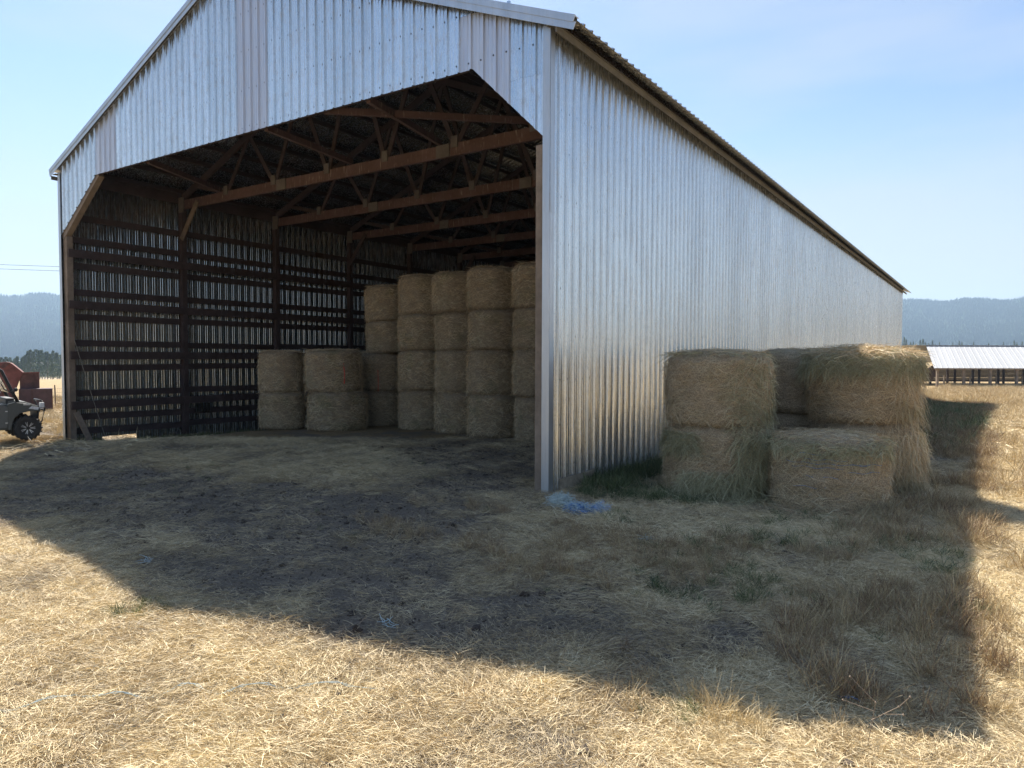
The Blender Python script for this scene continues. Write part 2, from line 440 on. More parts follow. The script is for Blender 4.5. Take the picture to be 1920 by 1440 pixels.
def greenness(X, Y):
    X = np.asarray(X, float); Y = np.asarray(Y, float)
    g = .8*sst(X, .4, 1.5)*(1-sst(X, 5.6, 6.6))*sst(Y, 8, 16)*(1-sst(Y, 52, 62))
    g = g+.5*np.exp(-((X-.9)/1.0)**2-((Y-1.8)/1.8)**2)
    return np.clip(g*(.6+.8*fbm(X*.7, Y*.7, 77, 3)), 0, 1)
M_GROUND = ground_mat()
dcam = np.hypot(GX-CAM[0], GY-CAM[1])
cov = cover(GX, GY); cov = cov*(1-sst(dcam, 30, 60))+sst(dcam, 30, 60)*.95
me = mesh_np('ground', np.stack([GX, GY, GZ], -1).reshape(-1, 3), F, M_GROUND, True,
             {'cover': cov.ravel(), 'green': greenness(GX, GY).ravel()})
tag(obj('ground', me), kind='structure')

# gravel track beyond the utility vehicle
def strip(name, pts, width, mat, lift=.02, n=40):
    pts = [np.array(p, float) for p in pts]; V = []; 
    ts = np.linspace(0, 1, n); P_ = np.array([pts[0]*(1-t)+pts[1]*t for t in ts])
    d = pts[1]-pts[0]; d = d/np.linalg.norm(d); nn = np.array([-d[1], d[0]])
    for i, p in enumerate(P_):
        for s in np.linspace(-.5, .5, 9):
            q = p+nn*s*width*(1+.1*math.sin(i*.9)); V.append((q[0], q[1], float(terrain(q[0], q[1]))+lift))
    F_ = [[i*9+j, i*9+j+1, (i+1)*9+j+1, (i+1)*9+j] for i in range(n-1) for j in range(8)]
    return obj(name, mesh_np(name, np.array(V), np.array(F_), mat, True))
M_GRAVEL = simple('grey_gravel', (.30, .29, .28), .95, 0, .45, 14, .8)

# ------------------------------------------------------------------ hills
def hills():
    naz = 720; rows = 26
    az = np.linspace(-math.pi, math.pi, naz+1)
    # ridge height in metres over eye level (relative to camera forward), ridge distance 3600
    def ridge(a):
        px = 960+1331*np.tan(np.clip(a, -1.2, 1.2))
        left = np.interp(px, [-600, -300, -120, 0, 35, 70, 100, 135, 220, 400, 700], [545, 560, 548, 554, 556, 549, 551, 558, 565, 580, 590])
        right = np.interp(px, [1200, 1500, 1640, 1692, 1730, 1752, 1768, 1785, 1805, 1835, 1868, 1886, 1920, 2000, 2200, 2600], [585, 575, 562, 557, 557, 559, 563, 558, 554, 554, 557, 558, 551, 540, 555, 545])
        y = np.where(px < 900, left, right)
        y = np.where(np.abs(a) > 1.0, 555-18*np.sin(a*5), y)
        return (671-y)/1331.
    rid = ridge(az)*np.cos(np.clip(az, -1, 1))
    D = 3600
    t = np.linspace(0, 1, rows)
    V = np.zeros((rows, naz+1, 3))
    for i, tt in enumerate(t):
        dist = 2300+(D-2300)*min(tt/.85, 1)+(400 if tt > .85 else 0)*(tt-.85)/.15
        hh = rid*D*(tt/.85)**1.15 if tt <= .85 else rid*D*(1-(tt-.85)*1.5)
        gul = (fbm(az*40+tt*2.5, az*0+tt*5, 61, 4)-.5)*70*math.sin(min(tt/.85, 1)*math.pi)
        dd = dist+gul*2
        ang = YAW-az
        V[i, :, 0] = CAM[0]-np.sin(ang)*dd; V[i, :, 1] = CAM[1]+np.cos(ang)*dd
        V[i, :, 2] = -12+hh*(1+2/(rid*D)*(tt > 0))+gul*.35
    ids = np.arange(rows*(naz+1)).reshape(rows, naz+1)
    F_ = np.stack([ids[:-1, :-1], ids[:-1, 1:], ids[1:, 1:], ids[1:, :-1]], -1).reshape(-1, 4)
    m, ns, ls, b = newmat('forested_slope')
    tc = ns.new('ShaderNodeTexCoord')
    n = noise_tex(ns, ls, .035, 6, tc.outputs['Object'], None, .7)
    n2 = noise_tex(ns, ls, .004, 4, tc.outputs['Object'])
    c = mixc(ns, ls, maprange(ns, ls, n.outputs[0], .35, .65, 0, 1), (.02, .035, .018), (.06, .085, .04))
    c = mixc(ns, ls, maprange(ns, ls, n2.outputs[0], .55, .7, 0, .5), c, (.12, .13, .06))
    ls.new(c, b.inputs['Base Color']); b.inputs['Roughness'].default_value = 1; b.inputs['Specular IOR Level'].default_value = 0
    bp = ns.new('ShaderNodeBump'); bp.inputs['Strength'].default_value = 1; bp.inputs['Distance'].default_value = 12
    ls.new(n.outputs[0], bp.inputs['Height']); ls.new(bp.outputs[0], b.inputs['Normal'])
    o = tag(obj('hills', mesh_np('hills', V.reshape(-1, 3), F_, m, True)), kind='structure')
    return V, az
HV, HAZ = hills()

# ------------------------------------------------------------------ instancing of uncountable cover
def gn_scatter(name, pts, rot, scale, pick, tone, sources, label, cat):
    me = bpy.data.meshes.new(name+'_points')
    me.vertices.add(len(pts)); me.vertices.foreach_set('co', np.asarray(pts, dtype=np.float32).ravel())
    def at(n, t, a, key='value'):
        x = me.attributes.new(n, t, 'POINT'); x.data.foreach_set(key, a)
    at('rot', 'FLOAT_VECTOR', np.asarray(rot, dtype=np.float32).ravel(), 'vector')
    at('scl', 'FLOAT', np.asarray(scale, dtype=np.float32)); at('pick', 'INT', np.asarray(pick, dtype=np.int32))
    at('tone', 'FLOAT', np.asarray(tone, dtype=np.float32))
    o = obj(name, me); tag(o, label, cat, kind='stuff')
    cl = bpy.data.collections.new(name+'_pieces')
    for k, sme in enumerate(sources):
        so = bpy.data.objects.new(f'{name}_piece_{k:02d}', sme); cl.objects.link(so)
    ng = bpy.data.node_groups.new(name, 'GeometryNodeTree')
    ng.interface.new_socket('Geometry', in_out='INPUT', socket_type='NodeSocketGeometry')
    ng.interface.new_socket('Geometry', in_out='OUTPUT', socket_type='NodeSocketGeometry')
    n = ng.nodes; l = ng.links
    gi = n.new('NodeGroupInput'); go = n.new('NodeGroupOutput')
    m2p = n.new('GeometryNodeMeshToPoints'); l.new(gi.outputs[0], m2p.inputs[0])
    ci = n.new('GeometryNodeCollectionInfo'); ci.inputs[0].default_value = cl
    ci.inputs['Separate Children'].default_value = True; ci.inputs['Reset Children'].default_value = True
    ip = n.new('GeometryNodeInstanceOnPoints'); l.new(m2p.outputs[0], ip.inputs['Points']); l.new(ci.outputs[0], ip.inputs['Instance'])
    ip.inputs['Pick Instance'].default_value = True
    def na(nm, t):
        q = n.new('GeometryNodeInputNamedAttribute'); q.data_type = t; q.inputs[0].default_value = nm; return q.outputs[0]
    l.new(na('pick', 'INT'), ip.inputs['Instance Index'])
    e2r = n.new('FunctionNodeEulerToRotation'); l.new(na('rot', 'FLOAT_VECTOR'), e2r.inputs[0]); l.new(e2r.outputs[0], ip.inputs['Rotation'])
    l.new(na('scl', 'FLOAT'), ip.inputs['Scale']); l.new(ip.outputs[0], go.inputs[0])
    md = o.modifiers.new('scatter', 'NODES'); md.node_group = ng
    return o

def ribbons(base, d, ln, wd, droop, tn, side=None, gr=None):
    """vectorised curved ribbons: 2 quads each"""
    n = len(base); d = d/np.linalg.norm(d, axis=1, keepdims=True)
    if side is None:
        rv = gr.normal(size=(n, 3)); side = np.cross(d, rv)
    side = side/np.maximum(np.linalg.norm(side, axis=1, keepdims=True), 1e-6)
    ln = ln[:, None]; wd = wd[:, None]; dz = np.array([0, 0, -1.])
    p0 = base; p1 = base+d*ln*.5+dz*(droop[:, None]*.3); p2 = base+d*ln+dz*droop[:, None]
    V = np.stack([p0-side*wd*.5, p0+side*wd*.5, p1-side*wd*.5, p1+side*wd*.5, p2-side*wd*.2, p2+side*wd*.2], 1).reshape(-1, 3)
    i = (np.arange(n)*6)[:, None]
    F_ = np.concatenate([i+np.array([[0, 1, 3, 2]]), i+np.array([[2, 3, 5, 4]])], 0)
    return V, F_, np.repeat(tn, 6)

def clump_mesh(name, mat, n, rad, l0, l1, w0, w1, lift, g, up_=0., tn0=.2, tn1=.9, flow=0):
    a = g.uniform(0, 2*math.pi, n); r_ = rad*np.sqrt(g.uniform(0, 1, n)); th = g.uniform(0, 2*math.pi, n)
    if flow: th = g.normal(0, flow, n)+math.pi*(g.uniform(0, 1, n) < .5)
    base = np.stack([r_*np.cos(a), r_*np.sin(a), g.uniform(0, lift, n)], 1)
    pitch = np.clip(g.normal(.08, .22, n), -.05, .9) if up_ == 0 else g.uniform(up_-.45, up_+.15, n)
    d = np.stack([np.cos(th)*np.cos(pitch), np.sin(th)*np.cos(pitch), np.sin(pitch)], 1)
    ln = g.uniform(l0, l1, n); dr = ln*(g.uniform(-.05, .25, n)+ (.3*g.uniform(0, 1, n) if up_ else 0))
    V, F_, t = ribbons(base, d, ln, g.uniform(w0, w1, n), dr, g.uniform(tn0, tn1, n), None, g)
    return mesh_np(name, V, F_, mat, False, {'tn': t})

g1 = np.random.default_rng(11)
lay = [clump_mesh('straw_clump', M_STRAW, 84, .17, .025, .135, .0013, .0029, .03, g1, flow=(.45 if i_ < 6 else 0)) for i_ in range(10)]
bigl = [clump_mesh('straw_clump', M_STRAW, 56, .42, .10, .32, .004, .009, .05, g1) for _ in range(6)]
tuft = [clump_mesh('grass_tuft', M_DRYG, 44, .09, .10, .34, .002, .004, .02, g1, 1.25) for _ in range(8)]
tuftb = [clump_mesh('grass_tuft', M_DRYG, 60, .22, .2, .5, .004, .009, .02, g1, 1.2) for _ in range(5)]
gtuf = [clump_mesh('green_tuft', M_GREEN, 44, .08, .08, .26, .003, .006, .01, g1, 1.15, .1, .7) for _ in range(6)]

def in_view(X, Y, marg=.12):
    dx = X-CAM[0]; dy = Y-CAM[1]
    dep = -math.sin(YAW)*dx+math.cos(YAW)*dy; lat = math.cos(YAW)*dx+math.sin(YAW)*dy
    return (dep > 2.2) & (np.abs(lat) < (.72+marg)*dep+1.0), dep
def scatter_pts(n, x0, x1, y0, y1, g, d0, d1):
    X = g.uniform(x0, x1, n); Y = g.uniform(y0, y1, n)
    ok, dep = in_view(X, Y); ok &= (dep >= d0) & (dep < d1)
    return X[ok], Y[ok]
def mk(X, Y, g, s0, s1, tilt=.12, lift=0.):
    n = len(X); P_ = np.stack([X, Y, terrain(X, Y)+lift], 1)
    rot = np.stack([g.normal(0, tilt, n), g.normal(0, tilt, n), g.uniform(0, 6.283, n)], 1)
    return P_, rot, g.uniform(s0, s1, n)
def inside_barn(X, Y): return (X > -W+.1) & (X < -.1) & (Y > .1)

PT, RO, SCL, PK, TO = [], [], [], [], []
def acc(P_, rot, s, pk, to):
    PT.append(P_); RO.append(rot); SCL.append(s); PK.append(pk); TO.append(to)
# flat straw: near, middle, far
for (n, box_, d0, d1, src, s0, s1, k) in ((36000, (-6, 12, -9.5, 2), 2.2, 8.5, 0, .8, 1.25, 1.0),
                                      (74000, (-20, 14, -10, 14), 8.5, 20, 0, .9, 1.5, .9),
                                      (26000, (-45, 32, -6, 62), 17, 48, 1, .8, 1.5, .9)):
    X, Y = scatter_pts(n, *box_, g1, d0, d1)
    c = cover(X, Y); keep = g1.uniform(0, 1, len(X)) < np.clip((c-.0)*1.35, .30, 1)*np.clip(.45+1.5*(fbm(X*2.3, Y*2.3, 141, 2)-.2), .35, 1)
    keep &= ~(inside_barn(X, Y) & (Y > 9))
    if src == 1: keep &= ~inside_barn(X, Y)
    X, Y, c = X[keep], Y[keep], c[keep]
    P_, rot, s = mk(X, Y, g1, s0, s1)
    rot[:, 2] = fbm(X*.7, Y*.7, 71, 3)*11+g1.normal(0, .35, len(X))
    tone = (c-.75)*.40+g1.normal(0, .13, len(X))+(fbm(X*.9, Y*.9, 41, 3)-.5)*.5+(fbm(X*4, Y*4, 43, 2)-.5)*.5
    yard = (1-sst(X, 3.0, 4.6))*sst(Y, -7.0, -4.5)*sst(X, -20, -17)
    tone -= .08*yard; tone -= .15*greenness(X, Y)
    acc(P_, rot, s, g1.integers(0, 10, len(X)) if src == 0 else 10+g1.integers(0, 6, len(X)), tone)
gn_scatter('straw_litter', np.concatenate(PT), np.concatenate(RO), np.concatenate(SCL), np.concatenate(PK), np.concatenate(TO), lay+bigl,
           'pale dry straw lying loose over the ground in front of the barn', 'straw')

# standing dry grass
PT, RO, SCL, PK, TO = [], [], [], [], []
def tuft_field(n, x0, x1, y0, y1, dens, s0, s1, tone0, big=False, tsd=.12):
    X = g1.uniform(x0, x1, n); Y = g1.uniform(y0, y1, n); ok, dep = in_view(X, Y)
    ok &= (g1.uniform(0, 1, n) < dens(X, Y)) & ~inside_barn(X, Y)
    X, Y = X[ok], Y[ok]; P_, rot, s = mk(X, Y, g1, s0, s1, .15)
    acc(P_, rot, s, (8+g1.integers(0, 5, len(X))) if big else g1.integers(0, 8, len(X)), tone0+g1.normal(0, tsd, len(X)))
tuft_field(9000, -5, 11, -9.5, 3, lambda X, Y: .02+.30*sst(fbm(X*.8, Y*.8, 91, 3), .5, .7)*sst(X, 1, 4)*(.3+.7*(Y > -5.0)), .3, .65, .05)
tuft_field(7000, 4.2, 6.3, -4.5, 14, lambda X, Y: sst(fbm(X*1.3, Y*1.1, 93, 3), .40, .66)*.55*sst(X, 4.2, 5.2), .35, 1.25, -.12, False, .2)      # reddish strip on the right
tuft_field(2500, 1.5, 5.5, -4.6, -1, lambda X, Y: sst(fbm(X*.9, Y*.9, 95, 3), .5, .68)*.5, .4, .85, -.18)
tuft_field(700, -1.5, 1.5, -3.4, -1.3, lambda X, Y: sst(fbm(X*.9, Y*.9, 96, 3), .45, .62)*.6, .4, .85, -.22)
tuft_field(16, 4.5, 4.95, -5.35, -5.0, lambda X, Y: np.ones_like(X)*.8, .5, 1.1, .3)
tuft_field(70, 3.6, 5.6, -5.6, -4.9, lambda X, Y: np.ones_like(X)*.5, .4, .8, .1)
tuft_field(9000, 6.2, 30, -4, 60, lambda X, Y: .35+.5*sst(Y, 42, 58), .6, 1.2, .15, True)
tuft_field(14000, -30, 60, 55, 125, lambda X, Y: .55+0*X, .9, 1.9, .12, True)
tuft_field(9000, .5, 6.3, 10, 56, lambda X, Y: .7*sst(fbm(X*.5, Y*.3, 97, 3), .35, .55), .5, .9, -.3, True)
tuft_field(9000, -60, -17.6, -6, 40, lambda X, Y: .5+.0*X, .5, 1.1, .15, True)
tuft_field(500, -18.2, -16.9, -1.5, .5, lambda X, Y: np.ones_like(X)*.8, .5, 1.1, -.05)
gn_scatter('dry_grass', np.concatenate(PT), np.concatenate(RO), np.concatenate(SCL), np.concatenate(PK), np.concatenate(TO), tuft+tuftb,
           'dry standing grass in tufts around the barn and along its right side', 'grass')
# green grass and weeds
PT, RO, SCL, PK, TO = [], [], [], [], []
def green_field(n, x0, x1, y0, y1, dens, s0, s1, tone0):
    X = g1.uniform(x0, x1, n); Y = g1.uniform(y0, y1, n); ok = g1.uniform(0, 1, n) < dens(X, Y)
    X, Y = X[ok], Y[ok]; P_, rot, s = mk(X, Y, g1, s0, s1, .2)
    acc(P_, rot, s, g1.integers(0, 6, len(X)), tone0+g1.normal(0, .15, len(X)))
one = lambda X, Y: np.ones_like(X)
green_field(260, .06, .9, .9, 4.5, one, .7, 1.6, .18)
green_field(160, .3, 2.6, .2, 1.4, one, .5, 1.2, .15)
green_field(700, 1.5, 6, -3.5, 1.0, lambda X, Y: sst(fbm(X*1.1, Y*1.1, 99, 3), .5, .65)*.6, .4, 1.0, .25)
green_field(1800, .6, 6.0, 8, 50, lambda X, Y: greenness(X, Y), 1.0, 2.4, .35)
green_field(26, -.7, -.2, -6.85, -6.45, one, .35, .7, .3)
green_field(16, 4.1, 4.5, -5.5, -5.2, one, .35, .7, .3)
green_field(14, 5.9, 6.15, -2.3, -2.0, one, .5, .9, .35)
green_field(900, -17, 3, -4, 1.5, lambda X, Y: sst(fbm(X*.8, Y*.8, 101, 3), .55, .7)*.4, .25, .6, .15)
green_field(240, -18.0, -16.4, -.6, .9, one, .4, .9, .35)
green_field(220, -16.9, -15.9, 1.0, 12, one, .4, .9, .35)
gn_scatter('green_grass', np.concatenate(PT), np.concatenate(RO), np.concatenate(SCL), np.concatenate(PK), np.concatenate(TO), gtuf,
           'green grass and weeds growing at the foot of the barn wall and in the shade', 'grass')

# dark clods of soil
def clod_mesh(g):
    bm = bmesh.new(); bmesh.ops.create_icosphere(bm, subdivisions=1, radius=1)
    for v in bm.verts: v.co = v.co*g.uniform(.6, 1.25); v.co.z *= .6
    me = bpy.data.meshes.new('clod'); bm.to_mesh(me); bm.free(); me.materials.append(M_CLOD); return me
M_CLOD = simple('dark_soil_clod', (.055, .040, .030), .95, 0, .4, 3, .5)
X, Y = scatter_pts(60000, -14, 9, -9.5, 6, g1, 2.2, 19)
c = cover(X, Y); k = g1.uniform(0, 1, len(X)) < .10+.6*sst(.60-c, 0, .4); X, Y = X[k], Y[k]
P_, rot, s = mk(X, Y, g1, .005, .022, .5); s = s*(1+2*(g1.uniform(0, 1, len(s)) > .96))
gn_scatter('soil_clods', P_, rot, s, g1.integers(0, 5, len(X)), s*0, [clod_mesh(g1) for _ in range(5)],
           'small dark clods of soil scattered among the straw', 'soil')

# ------------------------------------------------------------------ barn
barn = empty('pole_barn', (0, 0, 0), 0, 'big open-ended pole barn clad in corrugated galvanised sheet, stacked with hay bales', 'barn')
PITCH = .27
RIB = [(0, 0), (.014, .036), (.048, .036), (.062, 0), (.112, 0), (.120, .007), (.134, .007), (.142, 0), (.188, 0), (.196, .007), (.210, .007), (.218, 0)]
def profile(n=4):
    pr = []
    for k in range(n): pr += [(k*PITCH+x, h) for x, h in RIB]
    pr.append((n*PITCH, 0)); return pr
SW = PITCH*4
def sheet_mesh(name, mat, z0, z1, n=4, nz_=4):
    """vertical sheet: x along width, ribs to -y, from z0 to z1"""
    pr = profile(n); V = []; m_ = len(pr)
    for j in range(nz_+1):
        z = z0+(z1-z0)*j/nz_
        V += [(x, -h, z) for x, h in pr]
    V.append((n*PITCH+.02, -.003, z0)); V.append((n*PITCH+.02, -.003, z1))
    F_ = [[j*m_+i, j*m_+i+1, (j+1)*m_+i+1, (j+1)*m_+i] for j in range(nz_) for i in range(m_-1)]
    me = bpy.data.meshes.new(name); me.from_pydata(V[:-2], [], F_); me.materials.append(mat); return me
nsh = int(round(L/SW)); L = nsh*SW
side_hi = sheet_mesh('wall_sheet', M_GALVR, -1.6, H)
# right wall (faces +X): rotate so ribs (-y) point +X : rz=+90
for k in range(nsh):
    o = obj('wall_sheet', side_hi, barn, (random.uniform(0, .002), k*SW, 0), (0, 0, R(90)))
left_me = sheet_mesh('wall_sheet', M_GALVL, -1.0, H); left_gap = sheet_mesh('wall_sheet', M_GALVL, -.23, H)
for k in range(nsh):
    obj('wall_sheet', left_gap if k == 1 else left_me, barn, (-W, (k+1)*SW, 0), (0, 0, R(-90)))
# front gable: opening outline and roof line
OV, OVY = .55, .14
SL = P/(W/2)
def roofz(x): return 7.90+SL*min(-x, x+W)+0.0      # top of the roof sheet at barn x
def bottom(x):
    if x > -1.58: return 5.854+(7.38-5.854)*(-x)/1.58
    if x < -W+2.155: return 5.854+(7.38-5.854)*(x+W)/2.155
    return 7.38
def gable_sheet(x1, n, mat, zb=None, zt=None, extra=0., seg=None):
    """sheet whose right edge is x1, running left n pitches; ribs to -Y"""
    xs = sorted(set([round(-(px), 5) for px, h in profile(n)]))
    pr = [(x1-px, h) for px, h in profile(n)]
    # insert breaks
    out = []
    brk = [-1.58, -W+2.155, -W/2]
    for i in range(len(pr)-1):
        out.append(pr[i])
        for b_ in brk:
            if pr[i][0] > b_ > pr[i+1][0]:
                t = (pr[i][0]-b_)/(pr[i][0]-pr[i+1][0]); out.append((b_, pr[i][1]*(1-t)+pr[i+1][1]*t))
    out.append(pr[-1])
    out = [(x, h) for x, h in out if -W <= x <= 0]
    V = []; F_ = []
    for x, h in out:
        b_ = bottom(x) if zb is None else zb(x); t_ = roofz(x)-.10 if zt is None else zt(x)
        V += [(x, -h-extra, b_), (x, -h-extra, (b_+t_)/2), (x, -h-extra, t_)]
    for i in range(len(out)-1):
        a = i*3; F_ += [[a, a+1, a+4, a+3], [a+1, a+2, a+5, a+4]]
    me = bpy.data.meshes.new('gable_sheet'); me.from_pydata(V, [], F_); me.materials.append(mat)
    return obj('gable_sheet', me, barn)
x = -.777+SW
gable_sheet(x, 4, M_GALV, None, lambda q: 7.03); gable_sheet(x, 4, M_GALV, lambda q: 7.0, None, .004)
k = 0; x = -.777
while x > -W:
    if k == 0:
        gable_sheet(x, 4, M_GALV2, None, lambda q: min(roofz(q)-.1, 8.36)); gable_sheet(x, 4, M_GALV, lambda q: 8.34, None, .004)
    else:
        gable_sheet(x, 4, M_GALV2 if k in (6, 12) else M_GALV)
    x -= SW; k += 1
# back gable, closed
for k in range(int(W/SW)+1):
    x0 = -k*SW; x1 = max(-W, x0-SW)
    mb = MB(); pr = [(x0-px, h) for px, h in profile(4) if x0-px >= -W]
    V = []; F_ = []
    for xx, h in pr: V += [(xx, L+h, -1.5), (xx, L+h, roofz(xx)-.12)]
    F_ = [[2*i, 2*i+1, 2*i+3, 2*i+2] for i in range(len(pr)-1)]
    me = bpy.data.meshes.new('wall_sheet'); me.from_pydata(V, [], F_); me.materials.append(M_GALV); obj('wall_sheet', me, barn)
# roof sheets: run from ridge to eave
slopeL = math.hypot(W/2+OV, SL*(W/2+OV)); ang = math.atan(SL)
OVL = .24
def roof_sheet_mesh(slopeL):
    pr = profile(4); V = []
    m_ = len(pr)
    for j in range(5):
        s = slopeL*j/4
        V += [(s, y_, h_) for y_, h_ in pr]
    F_ = [[j*m_+i, j*m_+i+1, (j+1)*m_+i+1, (j+1)*m_+i] for j in range(4) for i in range(m_-1)]
    me = bpy.data.meshes.new('roof_sheet'); me.from_pydata(V, [], F_); me.materials.append(M_ROOF); return me
rs = roof_sheet_mesh(slopeL); rsl = roof_sheet_mesh(math.hypot(W/2+OVL, SL*(W/2+OVL)))
nr = nsh
for k in range(nr+1):
    y_ = -OVY+k*SW
    zc = 7.87+P
    obj('roof_sheet', rs, barn, (-W/2, y_, zc), (0, ang, 0))
    o = obj('roof_sheet', rsl, barn, (-W/2, y_+SW, zc), (0, ang, math.pi))
LR = (nr+1)*SW-OVY
# ridge cap
MB().prism([(-W/2-.22, zc+.035-SL*.22), (-W/2, zc+.045), (-W/2+.22, zc+.035-SL*.22), (-W/2+.22, zc+.028-SL*.22), (-W/2, zc+.036), (-W/2-.22, zc+.028-SL*.22)], -OVY-.02, LR).build('ridge_cap', M_TRIM, barn)
# rake trims: flashing over roof edge with lower face lip
for s in (1, -1):
    xe = OV if s > 0 else -W-OVL; xm = -W/2
    zt0 = zc+.055; zt1 = zc+.055-SL*(W/2+(OV if s > 0 else OVL))
    mb = MB()
    a = (xm, -OVY-.03, zt0); b_ = (xe, -OVY-.03, zt1)
    mb.bar((xm, -OVY-.035, zt0-.055), (xe, -OVY-.035, zt1-.055), .012, .11)
    mb.bar((xm, -OVY-.022, zt0-.165), (xe, -OVY-.022, zt1-.165), .010, .12)
    mb.bar((xm, -OVY+.05, zt0+.002), (xe, -OVY+.05, zt1+.002), .17, .006)
    mb.build('rake_trim', M_TRIM, barn)
    # eave trim under the roof edge
    xo = .0 if s > 0 else -W
    MB().box((xo-s*.03, L/2, 7.77), (.05, L-.1, .22)).build('eave_blocking', M_WOOD, barn)
    mb = MB(); mb.bar((xo+s*.20, -OVY, 7.80-SL*.2-.13), (xo+s*.20, LR, 7.80-SL*.2-.11), .03, .11)
    mb.build('eave_board', M_EAVE, barn)
    MB().bar((xo+s*.10, -.1, 7.69), (xo+s*.10, LR, 7.69), .18, .02).build('soffit', M_EAVE, barn)
# corner trims
for x_, s in ((0, 1), (-W, -1)):
    for (z0, z1, e) in ((-1.0, 4.72, 0), (4.70, 7.74, .004)):
        if s < 0 and False: pass
        mb = MB()
        mb.bar((x_-s*.035, -.036-e, z0), (x_-s*.035, -.036-e, z1), .004, .14, (1, 0, 0))
        mb.bar((x_+s*(.036+e), .035, z0), (x_+s*(.036+e), .035, z1), .004, .14, (0, 1, 0))
        mb.build('corner_trim', M_TRIM, barn)
# screws on the near wall and the gable (uncountable)
mb = MB()
GIRT_Z = [6.47, 5.79, 5.02, 4.24, 3.49, 2.68, 1.93, 1.15, .43]
for zi, z_ in enumerate([7.4]+GIRT_Z):
    for k in range(80):
        y_ = k*PITCH+.085+random.uniform(-.006, .006)
        if y_ > 18 or random.random() < .06: continue
        mb.box((.005, y_, z_+random.uniform(-.012, .012)), (.020, .030, .030))
for k in range(62):
    for z_ in (7.50, 8.35, 9.2, 10.05, 10.9):
        x_ = -.777+SW-k*PITCH-.085
        if -W < x_ < -.2 and bottom(x_) < z_ < roofz(x_)-.25: mb.box((x_, -.005, z_+random.uniform(-.02, .02)), (.024, .016, .024))
M_SCREW = simple('screw_head', (.05, .05, .055), .6, .3)
tag(mb.build('screws', M_SCREW, barn), kind='stuff')

# posts, girts, rails
BAY = 3.8; nb = int(L/BAY)
post_me = MB().box((0, 0, 3.35), (.20, .17, 8.3)).mesh('post', M_WOOD)
bay_y = [.12]+[BAY*i-.04 for i in range(1, nb+1)]
for i, y_ in enumerate(bay_y):
    o = obj('post', post_me if i else MB().box((0, 0, 2.40), (.22, .17, 6.9)).mesh('post', M_GREYW), barn, (-W+.17, y_, 0))
    if i: obj('post', post_me, barn, (-.17, y_, 0))
    else: obj('post', MB().box((0, 0, 2.40), (.22, .17, 6.9)).mesh('post', M_GREYW), barn, (-.17, y_, 0))
girt_me = MB().box((0, BAY/2, 0), (.05, BAY-.18, .19)).mesh('girt', M_WOOD)
for i in range(min(nb, 9)):
    for z_ in GIRT_Z+[.02]:
        o = obj('girt', girt_me, barn, (-W+.06+.02, bay_y[i]+.03 if i else 0.06, z_+random.uniform(-.02, .02)))
        o.rotation_euler = (random.uniform(-.004, .004)+(-.012 if z_ < 1.3 else 0), 0, 0)
rail_me = MB().box((0, 5.7, 0), (.06, 11.36, .24)).mesh('rail', M_WOOD)
for z_ in (5.35, 3.83, 2.31, .81):
    for i in range(3):
        obj('rail', rail_me, barn, (-W+.30, .05+i*11.4, z_+random.uniform(-.015, .015)))
for z_ in (6.5, 5.0, 3.5, 2.0, .6):
    MB().box((-.07, L/2, z_), (.05, L-.1, .19)).build('girt', M_WOOD, barn)
# wall plates and lintel framing inside the front gable
MB().box((-W+.10, L/2, 7.58), (.1, L-.2, .24)).build('wall_plate', M_WOOD, barn)
MB().box((-.10, L/2, 7.58), (.1, L-.2, .24)).build('wall_plate', M_WOOD, barn)
MB().box((-8.27, .07, 7.40+.12), (13.1, .09, .24)).build('lintel', M_WOOD, barn)
MB().bar((-W+.06, .10, 5.83), (-W+2.20, .10, 7.42), .16, .20, (0, 0, 1)).build('corner_brace', M_GREYW, barn)
MB().bar((-.13, .10, 6.13), (-1.50, .10, 7.46), .16, .20, (0, 0, 1)).build('corner_brace', M_GREYW, barn)
for gx_ in np.arange(-W+1.5, -1, 2.4):
    MB().box((gx_, .07, (7.6+roofz(gx_)-.3)/2), (.09, .09, roofz(gx_)-.3-7.6)).build('gable_stud', M_WOOD, barn)
# purlins along the length
pur = MB().box((0, 5.7, 0), (.05, 11.38, .14)).mesh('purlin', M_WOOD)
for s in (1, -1):
    for j in range(11):
        d_ = .25+j*.80
        x_ = -W/2+s*d_; z_ = zc-SL*d_-.115
        for i in range(5 if j % 1 == 0 else 0):
            obj('purlin', pur, barn, (x_, .05+i*11.4, z_), (0, ang*s, 0))
# knee braces
def knee(y_, side):
    s = 1 if side == 'l' else -1; x0 = (-W+.30) if side == 'l' else -.30
    MB().bar((x0, y_, 6.25), (x0+s*.95, y_, 7.42), .05, .17, (1, 0, 0)).build('knee_brace', M_GREYW if y_ < 5 else M_WOOD, barn)
for i in (1, 3, 5, 7): knee(bay_y[i]-.12, 'l'); knee(bay_y[i]-.12, 'r')
